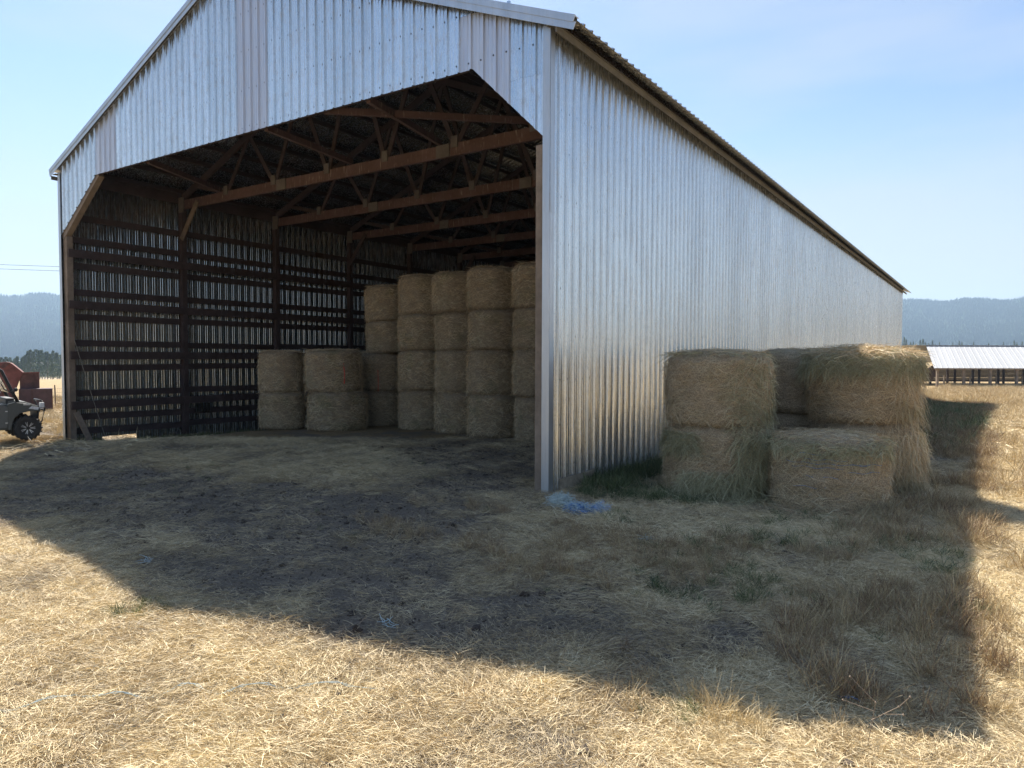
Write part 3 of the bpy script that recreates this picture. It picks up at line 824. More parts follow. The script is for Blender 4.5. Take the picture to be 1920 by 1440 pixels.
# trusses
HUB = [-14.27, -11.9, -9.55, -7.3, -4.95, -2.65]
def cbox(c, d, mat, name, parent): return MB().box(c, d).build(name, mat, parent)
tr = obj('truss', MB().box((-W/2, 0, 7.42), (W-.5, .09, .30)).mesh('truss', M_BEAM), barn, (0, bay_y[1], 0))
def topz(x): return zc-SL*abs(x+W/2)-.30
parts = []
for s in (1, -1):
    parts.append(obj('top_chord', MB().bar((-W/2, 0, topz(-W/2)), (-W/2+s*(W/2-.25), 0, topz(-.25)), .08, .20).mesh('top_chord', M_WOOD), tr))
tops = [-16.0, -13.1, -10.7, -8.48, -6.2, -3.8, -1.0]
for i, h in enumerate(HUB):
    for tp in (tops[i], tops[i+1]):
        x1_ = h+(tp-h)*.92 if abs(tp-h) > .1 else tp
        parts.append(obj('web', MB().bar((h+(tp-h)*.04, .0, 7.55), (tp, 0, topz(tp)), .045, .13, (1, 0, 0)).mesh('web', M_WOOD), tr))
    parts.append(obj('gusset', MB().box((h, -.062, 7.60), (.20, .03, .28)).mesh('gusset', M_PLATE), tr))
for h in (-11.53, -5.32):
    parts.append(obj('splice_plate', MB().box((h, -.062, 7.42), (.42, .03, .31)).mesh('splice_plate', M_PLATE), tr))
for h in (-W+.28, -.28):
    parts.append(obj('splice_plate', MB().box((h, -.105, 7.40), (.30, .03, .5)).mesh('splice_plate', M_PLATE), tr))
for i in range(2, nb+1):
    t2 = tr.copy(); COL.objects.link(t2); t2.location = (0, bay_y[i], 0); t2.parent = barn
    for p in parts:
        q = p.copy(); COL.objects.link(q); q.parent = t2
# flat diagonal braces from lintel to the first truss
for a, b_ in (((-7.5, .14, 7.44), (-8.6, 3.75, 7.66)), ((-5.6, .14, 7.46), (-2.5, 3.75, 7.66)), ((-4.3, .14, 7.44), (-5.45, 3.75, 7.66)), ((-12.4, .14, 7.44), (-14.6, 3.75, 7.66))):
    MB().bar(a, b_, .09, .14).build('roof_brace', M_BEAM, barn)
# concrete skirt strip seen at the base of the near wall corner
MB().box((.045, .95, .06), (.03, 1.25, .34)).build('splash_board', simple('tan_board', (.30, .25, .18), .8, 0, .3, 9, .2), barn)

# loose things leaning on the left wall
pl = MB().bar((-16.50, .12, .62), (-16.3, .42, -.30), .04, .16, (0, 1, 0)).build('leaning_plank', M_GREYW)
tag(pl, 'short grey plank leaning inside the front left post of the barn', 'plank')
tb = MB().tube([(-16.62, .16, 2.78), (-16.58, .55, 1.3), (-16.52, .95, -.2)], .008, 6).build('leaning_rod', simple('pale_rod', (.30, .28, .24), .6))
tag(tb, 'long thin pale rod leaning on the inside rails of the left wall', 'rod')
pn = MB().box((-16.60, 4.28, .52), (.03, .55, .30)).build('sheet_offcut', M_GALVL)
tag(pn, 'small pale sheet offcut propped behind the lowest rail past the second left post', 'metal sheet')

# ------------------------------------------------------------------ hay bales
def bale_body(name, r_, h_, mat, seed, amp=.035, nseg=56, rows=16, taper=0., roundtop=.08, dome=0.):
    g = np.random.default_rng(seed); V = []
    def rad(a, z):
        n1 = mnoise.noise(Vector((math.cos(a)*2.2+seed, math.sin(a)*2.2, z*2.5)))
        n2 = mnoise.noise(Vector((math.cos(a)*8+seed, math.sin(a)*8, z*9)))
        return r_*(1+taper*(z/h_-.5))+amp*(n1*1.3+n2*.7)
    for j in range(rows+1):
        z = h_*j/rows; e = min(z, h_-z); cor = -roundtop*max(0, 1-e/roundtop)**2
        for i in range(nseg):
            a = 2*math.pi*i/nseg; q = rad(a, z)+cor-.010*math.sin(z*62+math.sin(a)*1.3+seed); V.append((q*math.cos(a), q*math.sin(a), z))
    F_ = [[j*nseg+i, j*nseg+(i+1) % nseg, (j+1)*nseg+(i+1) % nseg, (j+1)*nseg+i] for j in range(rows) for i in range(nseg)]
    # caps as rings
    for top in (0, 1):
        prev = rows*nseg*top
        for q in (.8, .5, .2):
            b0 = len(V)
            for i in range(nseg):
                a = 2*math.pi*i/nseg; rr = (r_-roundtop)*q
                zz = (h_ if top else 0)+(.02+amp*.8*mnoise.noise(Vector((rr*math.cos(a)*5, rr*math.sin(a)*5, seed))) if top else 0)+(dome*(1-(rr/r_)**2) if top else 0)
                V.append((rr*math.cos(a), rr*math.sin(a), zz))
            for i in range(nseg): F_.append([prev+i, prev+(i+1) % nseg, b0+(i+1) % nseg, b0+i][::1 if top else -1])
            prev = b0
        F_.append([prev+i for i in range(nseg)][::1 if top else -1])
    me = bpy.data.meshes.new(name); me.from_pydata(V, [], F_); me.materials.append(mat)
    for p in me.polygons: p.use_smooth = True
    return me

def bale_straw(r_, h_, n, seed, l0=.06, l1=.24, wd=.004, top=.25, lift=.02, hang=0., tn=(.15, .95), mat=None, az=None, zr=None, out=(.05, .35), taper=0., edge=.08, dome=0.):
    g = np.random.default_rng(seed); nt = int(n*top); nsd = n-nt
    a = g.uniform(0, 2*math.pi, nsd) if az is None else g.uniform(az[0], az[1], nsd)
    z = g.uniform(.0, h_, nsd) if zr is None else g.uniform(zr[0], zr[1], nsd)
    rr = r_*(1+taper*(z/h_-.5))+g.uniform(-.03, lift, nsd)
    e = np.minimum(z, h_-z); rr = rr-edge*np.maximum(0, 1-e/edge)**2
    base = np.stack([rr*np.cos(a), rr*np.sin(a), z], 1)
    tang = np.stack([-np.sin(a), np.cos(a), 0*a], 1)*np.where(g.uniform(0, 1, nsd) < .5, -1, 1)[:, None]
    nor = np.stack([np.cos(a), np.sin(a), 0*a], 1)
    th = g.normal(0, .55, nsd)-hang
    d = tang*np.cos(th)[:, None]+np.array([0, 0, 1.])*np.sin(th)[:, None]+nor*g.uniform(out[0], out[1], nsd)[:, None]
    # top
    a2 = g.uniform(0, 2*math.pi, nt); r2_ = (r_*(1+taper*.5)-(edge*.8 if edge > .1 else 0)-(l1*.3 if edge > .14 else 0))*np.sqrt(g.uniform(0, 1.06, nt)); t2 = g.uniform(0, 6.283, nt)
    b2 = np.stack([r2_*np.cos(a2), r2_*np.sin(a2), h_+dome*(1-np.clip(r2_/r_, 0, 1)**2)+g.uniform(-.02, .05, nt)], 1)
    d2 = np.stack([np.cos(t2), np.sin(t2), g.normal(.05, .18, nt)], 1)
    base = np.concatenate([base, b2]); d = np.concatenate([d, d2]); m_ = len(base)
    ln = g.uniform(l0, l1, m_); dr = ln*g.uniform(.0, .5, m_)
    # patches of shade for the blade colour
    pn_ = fbm(a*3+seed, z*3, seed, 3) if nsd else np.zeros(0)
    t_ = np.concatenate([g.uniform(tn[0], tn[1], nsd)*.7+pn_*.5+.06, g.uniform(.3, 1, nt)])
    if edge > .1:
        ek = np.clip(e/.16, .35, 1); ln[:nsd] *= ek; t_[:nsd] *= np.clip(e/.10, .25, 1)  # shorter, darker blades at the rims: seam shade between bales painted into the tone
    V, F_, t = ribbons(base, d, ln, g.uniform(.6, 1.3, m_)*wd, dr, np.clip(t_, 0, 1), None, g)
    return mesh_np('loose_hay', V, F_, mat or M_HAYB, False, {'tn': t})

def bale(loc, r_, h_, seed, label, group, nst=6500, rz=0., tilt=(0, 0), taper=0., mats=(M_HAY, M_HAYB), amp=.055, dome=.04, **kw):
    o = empty('hay_bale', loc, rz, label, 'hay bale', group)
    o.rotation_euler = (tilt[0], tilt[1], rz)
    obj('packed_hay', bale_body('packed_hay', r_, h_, mats[0], seed, amp=amp, taper=taper, roundtop=.13, dome=dome), o)
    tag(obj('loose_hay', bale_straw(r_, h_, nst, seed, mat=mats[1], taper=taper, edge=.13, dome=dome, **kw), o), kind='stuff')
    return o
GO = 'hay bales stacked outside against the right wall'
# azimuth (bale frame) that faces the camera is about -75 degrees
A_ = bale((2.24, 1.90, 1.17), .85, 1.18, 101, 'round hay bale on top of the stack nearest the corner of the barn wall', GO, 12000, taper=.05, dome=.07, l1=.28)
B_ = bale((2.25, 1.95, -.06), .90, 1.24, 102, 'bottom round hay bale against the wall with green hay spilling from its foot', GO, 10000, l1=.28)
C_ = bale((2.95, 5.0, 1.22), .88, 1.21, 103, 'top hay bale half hidden in the gap between the two front stacks', GO, 5000)
C2 = bale((2.95, 5.0, -.02), .90, 1.24, 106, 'bottom hay bale hidden in the gap behind the two front stacks', GO, 3000)
D_ = bale((4.17, 4.1, 1.16), .89, 1.20, 104, 'large top hay bale on the right with a thick green mat and sunlit top edge', GO, 13000, l1=.3, taper=.13, dome=.09)
E_ = bale((4.20, 4.12, -.14), .83, 1.31, 105, 'bottom hay bale carrying the sunlit one, behind the single front bale', GO, 9000, l1=.3)
F_b = bale((3.98, 2.02, -.12), .89, 1.18, 107, 'single low round hay bale in front, bound with blue twine', GO, 12000, l1=.26)
# greenish mats
def mat_hay(parent, r_, h_, n, seed, az, zr, hang, l0, l1, lift, name='green_hay', mat=M_HAYG, top=0., dome=0.):
    return tag(obj(name, bale_straw(r_, h_, n, seed, l0, l1, .005, top, lift, hang, (.1, 1.), mat, az, zr, (.1, .5), dome=dome), parent), kind='stuff')
mat_hay(D_, .93, 1.22, 3600, 201, (R(-190), R(10)), (.95, 1.26), .5, .12, .40, .07, top=.2, dome=.09)
mat_hay(D_, .94, 1.22, 2400, 211, (R(-100), R(30)), (1.18, 1.3), .0, .1, .34, .10, 'top_hay', M_HAYB, top=.85, dome=.11)
mat_hay(D_, .92, 1.25, 1000, 212, (R(-100), R(30)), (1.2, 1.32), .0, .1, .30, .05, 'top_hay', M_HAYB, top=.95, dome=.12)
mat_hay(F_b, .9, 1.15, 2600, 202, (R(-170), R(0)), (1.0, 1.16), .5, .1, .3, .04, top=.55)
mat_hay(A_, .86, 1.19, 2200, 203, (R(-60), R(25)), (.0, 1.22), .5, .1, .34, .05, top=.5)
mat_hay(B_, .90, 1.2, 3200, 204, (R(-110), R(-30)), (.0, .55), 1.0, .12, .42, .14)
mat_hay(B_, .90, 1.2, 1800, 205, (R(-150), R(-95)), (.85, 1.15), .4, .1, .3, .03)
mat_hay(B_, .90, 1.22, 1500, 206, (R(-55), R(-5)), (.6, 1.24), .7, .15, .42, .10, top=.3)
mat_hay(E_, .85, 1.2, 2600, 207, (R(-60), R(20)), (.0, 1.2), 1.0, .12, .45, .16, 'hanging_hay', M_HAYB)
mat_hay(D_, .90, 1.2, 700, 231, (R(-50), R(25)), (.0, 1.2), 1.0, .12, .42, .10, 'hanging_hay', M_HAYB)
for (bb, rr_, n_, sd_, mt_) in ((B_, .92, 2200, 221, M_HAYG), (F_b, .92, 2600, 222, M_HAYB), (E_, .86, 1500, 223, M_HAYB), (F_b, .95, 900, 224, M_HAYG)):
    mat_hay(bb, rr_, 1.2, n_, sd_, (R(-190), R(20)), (.02, .16), .15, .08, .34, .42, 'spilled_hay', mt_)
# blue twine round the front bale
M_BLUE = simple('blue_twine', (.13, .24, .42), .7, 0, .3, 40)
M_PALEB = simple('pale_blue_twine', (.44, .53, .54), .7, 0, .3, 40)
for (z_, a0, a1) in ((.92, -100, -62), (.86, -118, -40), (.85, -60, -25), (.80, -112, -66), (.74, -62, -28), (.66, -98, -70), (.5, -110, -80), (1.0, -104, -85)):
    pts = [((.918)*math.cos(R(a)), (.918)*math.sin(R(a)), z_+.012*math.sin(a*.3)) for a in np.linspace(a0, a1, 14)]
    MB().tube(pts, .0035, 5).build('twine', M_BLUE, F_b)

# bales in the barn
GI = 'hay bales stacked inside the barn'
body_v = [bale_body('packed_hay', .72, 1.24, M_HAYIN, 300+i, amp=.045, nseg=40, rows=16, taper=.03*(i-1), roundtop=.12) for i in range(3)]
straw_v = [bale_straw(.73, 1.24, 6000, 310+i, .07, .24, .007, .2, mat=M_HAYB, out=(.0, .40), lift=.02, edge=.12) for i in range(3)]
cnt = [0]
def inbale(x_, y_, z_, label, s=1., sz=1., tilt=(0, 0)):
    i = cnt[0] % 3; cnt[0] += 1
    if tilt == (0, 0): tilt = (random.uniform(-.022, .022), random.uniform(-.022, .022))
    x_ += random.uniform(-.035, .035); s *= random.uniform(.97, 1.03)
    o = empty('hay_bale', (x_, y_, z_), random.uniform(0, 6.28), label, 'hay bale', GI)
    o.rotation_euler = (tilt[0], tilt[1], o.rotation_euler[2]) if tilt != (0, 0) else o.rotation_euler
    if abs(tilt[1]) > .04: o.rotation_euler[2] = 0
    o.scale = (s, s, sz)
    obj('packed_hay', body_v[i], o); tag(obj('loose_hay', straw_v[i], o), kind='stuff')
    return o
cols = [(-9.0, 7.15, 'first column from the left of the tall stack', 1.0), (-7.5, 7.12, 'second column from the left of the tall stack', .97),
        (-5.9, 6.80, 'third column from the left of the tall stack', 1.03), (-4.3, 6.75, 'tall stack column cut off by the right corner post', 1.02)]
lv = ['bottom', 'second', 'third', 'top']
for x_, y_, nm, s in cols:
    z_ = -.02
    for k in range(4):
        hgt = [1.25, 1.28, 1.14, 1.20][k]; 
        inbale(x_+[0, -.04, -.02, -.08][k]+random.uniform(-.03, .03), y_+random.uniform(-.03, .03), z_, f'{lv[k]} hay bale in the {nm}', s*random.uniform(.98, 1.02), hgt/1.24)
        z_ += hgt
for k in range(4):
    inbale(-2.7, 6.7, -.02+1.22*k, f'{lv[k]} hay bale of the tall stack column hidden behind the right wall', 1, 1.)
z_ = -.03
for k, (hgt, s) in enumerate(((1.18, 1.0), (1.30, 1.02))):
    inbale(-12.95+(.05 if k == 0 else -.05), 4.75, z_, ['bottom', 'top'][k]+' hay bale of the leftmost low stack, beside the rails', s*.93, hgt/1.24); z_ += hgt
z_ = -.03
big = []
for k, (hgt, s) in enumerate(((1.22, 1.22), (1.30, 1.20))):
    big.append(inbale(-11.25+(.12 if k == 0 else 0), 5.45, z_, ['bottom', 'top'][k]+' bale of the widest low stack, second from the left', s, hgt/1.24)); z_ += hgt
z_ = -.03; dark = []
for k, hgt in enumerate((1.2, 1.26, 1.05, 1.16)):
    dark.append(inbale([-11.18, -11.14, -10.80, -10.84][k], 7.45, z_, lv[k]+' hay bale of the leaning stack behind the low bales', 1.0 if k < 2 else .95, hgt/1.24, (0, 0) if k < 2 else (0, -.045))); z_ += hgt
z_ = -.03
for k in range(4):
    inbale(-9.95, 8.85, z_, lv[k]+' hay bale in the shadowed gap behind the tall and leaning stacks', 1., .99); z_ += 1.22
M_RED = simple('orange_red_tag', (.60, .10, .07), .6)
for (bx, a_, zz, z2) in ((big[1], -22, .25, .85), (dark[1], -52, .0, .7)):
    a_ = R(a_)-bx.rotation_euler[2]; rr = .745
    MB().tube([(rr*math.cos(a_), rr*math.sin(a_), zz), ((rr+.02)*math.cos(a_+.01), (rr+.02)*math.sin(a_+.01), (zz+z2)/2), (rr*math.cos(a_-.01), rr*math.sin(a_-.01), z2)], .014, 5).build('red_cord', M_RED, bx)

# ------------------------------------------------------------------ discarded net wrap and twine
def tangle(name, c, rx, ry, rz_, n, mat, seed, mat2=None, label='', n2=0):
    g = np.random.default_rng(seed); o = empty(name, c, 0, label, 'net wrap')
    # crumpled core
    bm = bmesh.new(); bmesh.ops.create_icosphere(bm, subdivisions=4, radius=1)
    for v in bm.verts:
        q = v.co.normalized(); k = .72+.45*mnoise.noise(q*2.3+Vector((seed, 0, 0)))+.22*mnoise.noise(q*7)
        v.co = Vector((q.x*rx*k, q.y*ry*k, max(q.z*rz_*k, -.02)))
    me = bpy.data.meshes.new('crumpled_wrap'); bm.to_mesh(me); bm.free(); me.materials.append(mat); obj('crumpled_wrap', me, o)
    for (nn, mt, nm) in ((n, mat, 'strand_tangle'), (n2, mat2, 'pale_strand_tangle')):
        if not nn: continue
        mb = MB()
        for _ in range(nn):
            a = g.uniform(0, 6.28); e = g.uniform(0, 1.4); k = g.uniform(.7, 1.05)
            p = np.array([rx*k*math.cos(a)*math.cos(e), ry*k*math.sin(a)*math.cos(e), rz_*k*math.sin(e)+.01])
            d = g.normal(size=3)*[1, 1, .3]; pts = [p]
            for _ in range(4):
                d = d+g.normal(size=3)*.8*[1, 1, .4]; d /= np.linalg.norm(d); p = p+d*.03; p[2] = max(p[2], .005); pts.append(p.copy())
            mb.tube(pts, .0028, 3)
        tag(mb.build(nm, mt, o), kind='stuff')
    return o
def adj(x_, y_):
    z_ = float(terrain(x_, y_)); k = (CAM[2]-z_)/CAM[2]
    return CAM[0]+(x_-CAM[0])*k, CAM[1]+(y_-CAM[1])*k
M_WRAPW = simple('pale_net_wrap', (.52, .58, .53), .6, 0, .3, 12, .5)
M_WRAPB = simple('blue_net_wrap', (.07, .21, .48), .5, 0, .45, 14, .5)
M_WRAPP = simple('faded_blue_wrap', (.36, .45, .60), .6, 0, .3, 12, .5)
def gz(x_, y_): return float(terrain(x_, y_))
tangle('net_wrap_heap', (.62, -.62, gz(.62, -.62)), (.25), .19, .17, 240, M_WRAPW, 3, M_PALEB, 'crumpled pale green and white net wrap heap at the foot of the corner', 160)
tangle('net_wrap_heap', (1.10, -.92, gz(1.10, -.92)), (.25), .16, .16, 110, M_WRAPB, 5, M_PALEB, 'crumpled bright blue net wrap heap lying in the grass by the corner', 220)
tangle('net_wrap_heap', (1.34, -.76, gz(1.34, -.76)), .16, .12, .15, 120, M_WRAPP, 6, M_WRAPW, 'small faded lilac blue wrap lump touching the bright blue one', 90)
def twine(name, pts, r_, mat, label, strands=2):
    mb = MB(); g = np.random.default_rng(len(label))
    P_ = [np.array(adj(*p), float) for p in pts]; fine = []
    for i in range(len(P_)-1):
        for t in np.linspace(0, 1, 9)[:-1]: fine.append(P_[i]*(1-t)+P_[i+1]*t)
    fine.append(P_[-1])
    for s in range(strands):
        ph = s*3.1; q = []
        for i, p in enumerate(fine):
            x_ = p[0]+.008*math.sin(i*.9+ph)+g.normal(0, .002); y_ = p[1]+.008*math.cos(i*.9+ph)
            q.append((x_, y_, gz(x_, y_)+.034+.022*math.sin(i*.37+1)+.004*math.sin(i*1.7+ph)))
        mb.tube(q, r_, 5)
    return tag(mb.build(name, mat), label, 'twine')
twine('baling_twine', [(.70, -8.42), (.87, -8.27), (.98, -8.13), (1.08, -7.92), (1.25, -7.79), (1.44, -7.66), (1.52, -7.48), (1.63, -7.37), (1.86, -7.33), (1.98, -7.10), (2.16, -6.96), (2.39, -6.80), (2.69, -6.65)],
      .0030, M_PALEB, 'long pale blue twine snaking across the sunlit straw in the foreground')
twine('baling_twine', [(5.22, -4.75), (5.27, -4.95), (5.36, -5.02), (5.46, -4.98)], .004, M_BLUE, 'short blue twine loop in the shade near the foreground weeds')
def scrap(x_, y_, label, seed):
    x_, y_ = adj(x_, y_)
    g = np.random.default_rng(seed); mb = MB()
    for _ in range(16):
        p = np.array([g.normal(0, .05), g.normal(0, .035), .03]); d = g.normal(size=3)*[1, 1, .2]; q = [p]
        for _ in range(3): d = d/np.linalg.norm(d)+g.normal(size=3)*.5*[1, 1, .3]; p = p+d*.03; p[2] = max(p[2], .02); q.append(p.copy())
        mb.tube(q, .003, 4)
    o = mb.build('twine_scrap', M_PALEB, loc=(x_, y_, gz(x_, y_))); tag(o, label, 'twine', 'scraps of blue twine on the ground')
scrap(-1.67, -5.91, 'frayed pale blue twine scrap on dark ground, leftmost of the scraps', 1)
scrap(1.88, -5.76, 'tiny blue twine scrap near the middle of the shadow edge', 2)
scrap(2.6, -1.9, 'faded blue twine scrap in the grass in front of the net wrap', 3)
# bare forked weed stalks
wd_ = MB()
for (a, b_) in (((0, 0, 0), (.04, .02, .30)), ((.04, .02, .30), (-.12, .05, .42)), ((.02, .01, .18), (.18, -.03, .33)), ((.18, -.03, .33), (.24, .0, .40)), ((.03, .015, .24), (-.15, -.02, .28)), ((.1, -.01, .25), (.2, .05, .25))):
    wd_.tube([a, b_], .0028, 5, r1=.0018)
    wd_.lathe([(.001, -.008), (.008, 0), (.001, .008)], b_, 'z', 6)
o = wd_.build('dry_weed', M_GREYW, loc=(5.50, -5.02, gz(5.5, -5.02))); tag(o, 'dry forked weed stalk with seed heads at the lower right shadow edge', 'weed')

# ------------------------------------------------------------------ utility vehicle at the left edge
def utv():
    u = empty('utility_vehicle', (-16.32, -1.25, -.06), 1.36, 'dark grey side-by-side utility vehicle parked left of the barn, facing it', 'utility vehicle')
    ug = simple('grey_green_plastic', (.085, .09, .082), .45, 0, .12, 30); ug2 = simple('grey_panel', (.125, .13, .122), .4, 0, .1, 30)
    bk = simple('black_plastic', (.018, .018, .02), .5, 0, .3, 30); ty = simple('dusty_tyre', (.045, .042, .038), .9, 0, .3, 20)
    silver = simple('machined_alloy', (.65, .65, .66), .3, .9, .1, 10)
    # local: x forward, y left (away from the camera), z up; near side y=0..; body width 1.5
    # lower body tub
    MB().prism([(-3.1, .30), (-.45, .30), (-.42, .95), (-.5, 1.02), (-2.1, 1.00), (-3.1, 1.0)], .02, 1.40).build('body', ug, u, bevel=.02)
    # door panels
    for y0, y1 in ((-.02, .015), (1.41, 1.45)):
        d = MB().prism([(-1.30, .36), (-.47, .36), (-.44, .92), (-.55, 1.0), (-1.30, .98)], y0, y1).build('door', ug2, u, bevel=.008)
        for z_ in (.50, .82): MB().box((-.48, y0-.008 if y0 < 0 else y1+.008, z_), (.07, .02, .03)).build('hinge', silver, d)
        MB().prism([(-1.22, .74), (-.72, .74), (-.62, .90), (-1.22, .90)], (y0-.006 if y0 < 0 else y1), (y0 if y0 < 0 else y1+.006)).build('door_pocket', bk, d)
    # hood and nose
    MB().prism([(-.46, .62), (-.44, 1.10), (-.30, 1.12), (.00, 1.06), (.25, .95), (.30, .84), (.12, .80), (-.02, .82), (-.28, .76), (-.40, .60)], .10, 1.33).build('hood', ug2, u, bevel=.02)
    for y0, y1 in ((-.06, .16), (1.27, 1.49)):
        MB().prism([(-.46, .30), (-.46, 1.02), (-.30, 1.07), (.0, 1.02), (.24, .92), (.30, .86), (.30, .78), (.18, .80), (.02, .80), (-.16, .76), (-.30, .64), (-.37, .46), (-.38, .30)], y0, y1).build('fender', ug, u, bevel=.012)
        MB().prism([(.02, .88), (.24, .83), (.27, .90), (.10, .95)], y0-.012 if y0 < 0 else y1, y0 if y0 < 0 else y1+.012).build('headlight', simple('lamp_lens', (.7, .72, .75), .15), u)
    MB().box((-.02, -.066, 1.0), (.16, .012, .05)).build('vent', silver, u)
    # grille and front guard
    MB().prism([(.26, .45), (.30, .45), (.34, .92), (.27, .92)], .25, 1.18).build('grille', bk, u)
    f = MB()
    for y_ in (.22, 1.2): f.tube([(.10, y_, .40), (.38, y_, .48), (.46, y_, .85), (.38, y_, 1.08)], .022, 8)
    f.tube([(.38, .22, 1.08), (.38, 1.2, 1.08)], .022, 8); f.tube([(.46, .22, .8), (.46, 1.2, .8)], .022, 8)
    f.build('front_guard', bk, u, smooth=True)
    MB().box((.36, .08, .96), (.10, .14, .14)).build('side_lamp', simple('lamp_white', (.7, .7, .7), .3), u)
    # roll cage
    for y_ in (.06, 1.36):
        MB().tube([(-.20, y_, 1.05), (-.32, y_, 1.32), (-.56, y_+(.05 if y_ < 1 else -.05), 1.94), (-.72, y_+(.06 if y_ < 1 else -.06), 2.07), (-1.6, y_+(.06 if y_ < 1 else -.06), 2.02), (-1.78, y_+(.04 if y_ < 1 else -.04), 1.9), (-1.92, y_, 1.0)], .042, 10).build('roll_cage', bk, u, smooth=True)
    MB().tube([(-.66, .11, 1.90), (-.66, 1.31, 1.90)], .03, 8).build('cross_bar', bk, u, smooth=True)
    MB().tube([(-1.78, .1, 1.9), (-1.78, 1.32, 1.9)], .03, 8).build('cross_bar', bk, u, smooth=True)
    MB().box((-1.2, .71, 2.13), (1.1, 1.3, .05)).build('roof_panel', bk, u, bevel=.015)
    # windshield glass
    gm, ns, ls, b = newmat('windshield_glass'); b.inputs['Base Color'].default_value = (.8, .88, .92, 1)
    b.inputs['Transmission Weight'].default_value = .92; b.inputs['Roughness'].default_value = .06; b.inputs['IOR'].default_value = 1.45
    MB().bar((-.40, .71, 1.34), (-.62, .71, 1.84), 1.16, .006, (1, 0, .4)).build('windshield', gm, u)
    MB().tube([(-.34, .0, 1.33), (-.52, -.02, 1.42), (-.60, -.02, 1.60), (-.55, .0, 1.68)], .014, 6).build('grab_handle', bk, u)
    MB().tube([(-.38, .02, 1.36), (-.30, -.10, 1.40)], .012, 6).lathe([(.01, -.02), (.05, -.015), (.055, .015), (.01, .02)], (-.28, -.14, 1.42), 'y', 10).build('mirror', bk, u)
    MB().tube([(-.62+.14*math.cos(t), .95+.17*math.sin(t), 1.20+.13*math.cos(t)) for t in np.linspace(0, 6.283, 20)[:-1]], .014, 6, True).build('steering_wheel', bk, u)
    MB().box((-.38, .71, 1.10), (.2, 1.2, .16)).build('dashboard', bk, u, bevel=.02)
    for y_ in (.4, 1.02):
        s = MB().box((-1.35, y_, .98), (.5, .5, .16)).build('seat', bk, u, bevel=.03)
        MB().box((-1.62, y_, 1.32), (.14, .48, .6)).build('backrest', bk, s, bevel=.03)
    MB().prism([(-3.1, 1.01), (-1.95, 1.01), (-1.95, 1.28), (-3.15, 1.28)], .05, 1.37).build('cargo_bed', ug, u, bevel=.015)
    # wheels
    def wheel(x_, y_, s):
        prof = [(.19, -.10), (.27, -.12), (.315, -.11), (.33, -.06), (.33, .06), (.315, .11), (.27, .12), (.19, .10)]
        t = MB().lathe(prof, (x_, y_, .33), 'y', 40)
        wh = t.build('wheel', ty, u, smooth=False)
        for k in range(18):   # tread lugs
            a = k*2*math.pi/18; mb = MB()
            for yy, off in ((-.065, 0), (.065, .17)):
                m_ = Matrix.Rotation(-(a+off), 3, 'Y')
                c = m_ @ Vector((.335, 0, 0)); mb.box((x_+c.x, y_+yy, .33+c.z), (.035, .11, .045), m_)
            mb.build('lug', ty, wh)
        MB().lathe([(.17, s*.06), (.19, s*.105), (.185, s*.11), (.10, s*.085), (.0, s*.085)], (x_, y_, .33), 'y', 28).build('rim', bk, wh)
        mb = MB()
        for k in range(7):
            for dd in (-.13, .13):
                a = k*2*math.pi/7; c = Vector((math.cos(a+dd*.4)*.05, 0, math.sin(a+dd*.4)*.05)); e = Vector((math.cos(a+dd)*.172, 0, math.sin(a+dd)*.172))
                mb.bar((x_+c.x, y_+s*.104, .33+c.z), (x_+e.x, y_+s*.112, .33+e.z), .016, .012, (0, 1, 0))
        mb.build('spokes', silver, wh)
        MB().lathe([(.035, s*.09), (.035, s*.118), (.01, s*.122)], (x_, y_, .33), 'y', 12).build('hub', bk, wh)
    for x_ in (0, -2.25):
        wheel(x_, .06, -1); wheel(x_, 1.37, 1)
    MB().box((-1.1, .71, .36), (2.6, .7, .12)).build('chassis', bk, u)
    for x_ in (0, -2.25): MB().tube([(x_, .1, .36), (x_, 1.33, .36)], .035, 8).build('axle', bk, u)
    return u
utv()

# ------------------------------------------------------------------ red farm machine, fence, track

def at(px, py, d):
    """real position of a measured landmark at depth d (used once, stored in world space)"""
    v = Vector(CAM)+fw*d+r2*((px-960)/1331*d)-u2*((py-720)/1331*d); return v
RUST = simple('faded_red_paint', (.16, .055, .046), .8, .0, .35, 3); RUST2 = simple('dark_rusty_panel', (.10, .048, .043), .85, 0, .4, 4); RUST3 = simple('dull_maroon_sheet', (.085, .05, .055), .8, 0, .35, 3)
hop = empty('farm_machine', tuple(at(52, 768, 36.5)), YAW+.58, 'old rusty red farm machine with curved hood standing beyond the utility vehicle', 'farm machine')
# local metres: x right along image, z up, 36.5 px per m
MB().prism([(-1.9, .3), (-.9, .2), (-.42, 1.45), (-.18, 1.9), (-.75, 2.38), (-1.05, 2.45), (-1.35, 2.42), (-1.75, 2.2), (-2.2, 1.6)], .2, 2.0).build('hood', RUST, hop, bevel=.03)
MB().prism([(-1.32, 2.20), (-1.02, 2.46), (-.78, 2.40), (-1.12, 2.12)], .14, .196).build('top_rim', RUST2, hop)
MB().box((.12, 1.0, 1.45), (.98, 1.5, .86)).build('upper_box', RUST2, hop, bevel=.02)
MB().box((-.08, .2, .55), (.62, 1.3, 1.08)).build('lower_box', RUST3, hop, bevel=.02)
MB().box((.74, .12, .54), (.98, 1.3, 1.08)).build('lower_box', RUST3, hop, bevel=.02)
for x_ in (-.38, .24, 1.24): MB().box((x_, -.56, .54), (.05, .05, 1.08)).build('stiffener', RUST2, hop)
MB().bar((-.35, .22, 1.88), (.62, .22, 1.90), .06, .06).build('rail', RUST, hop)
hop.scale = (.86, .86, 1)
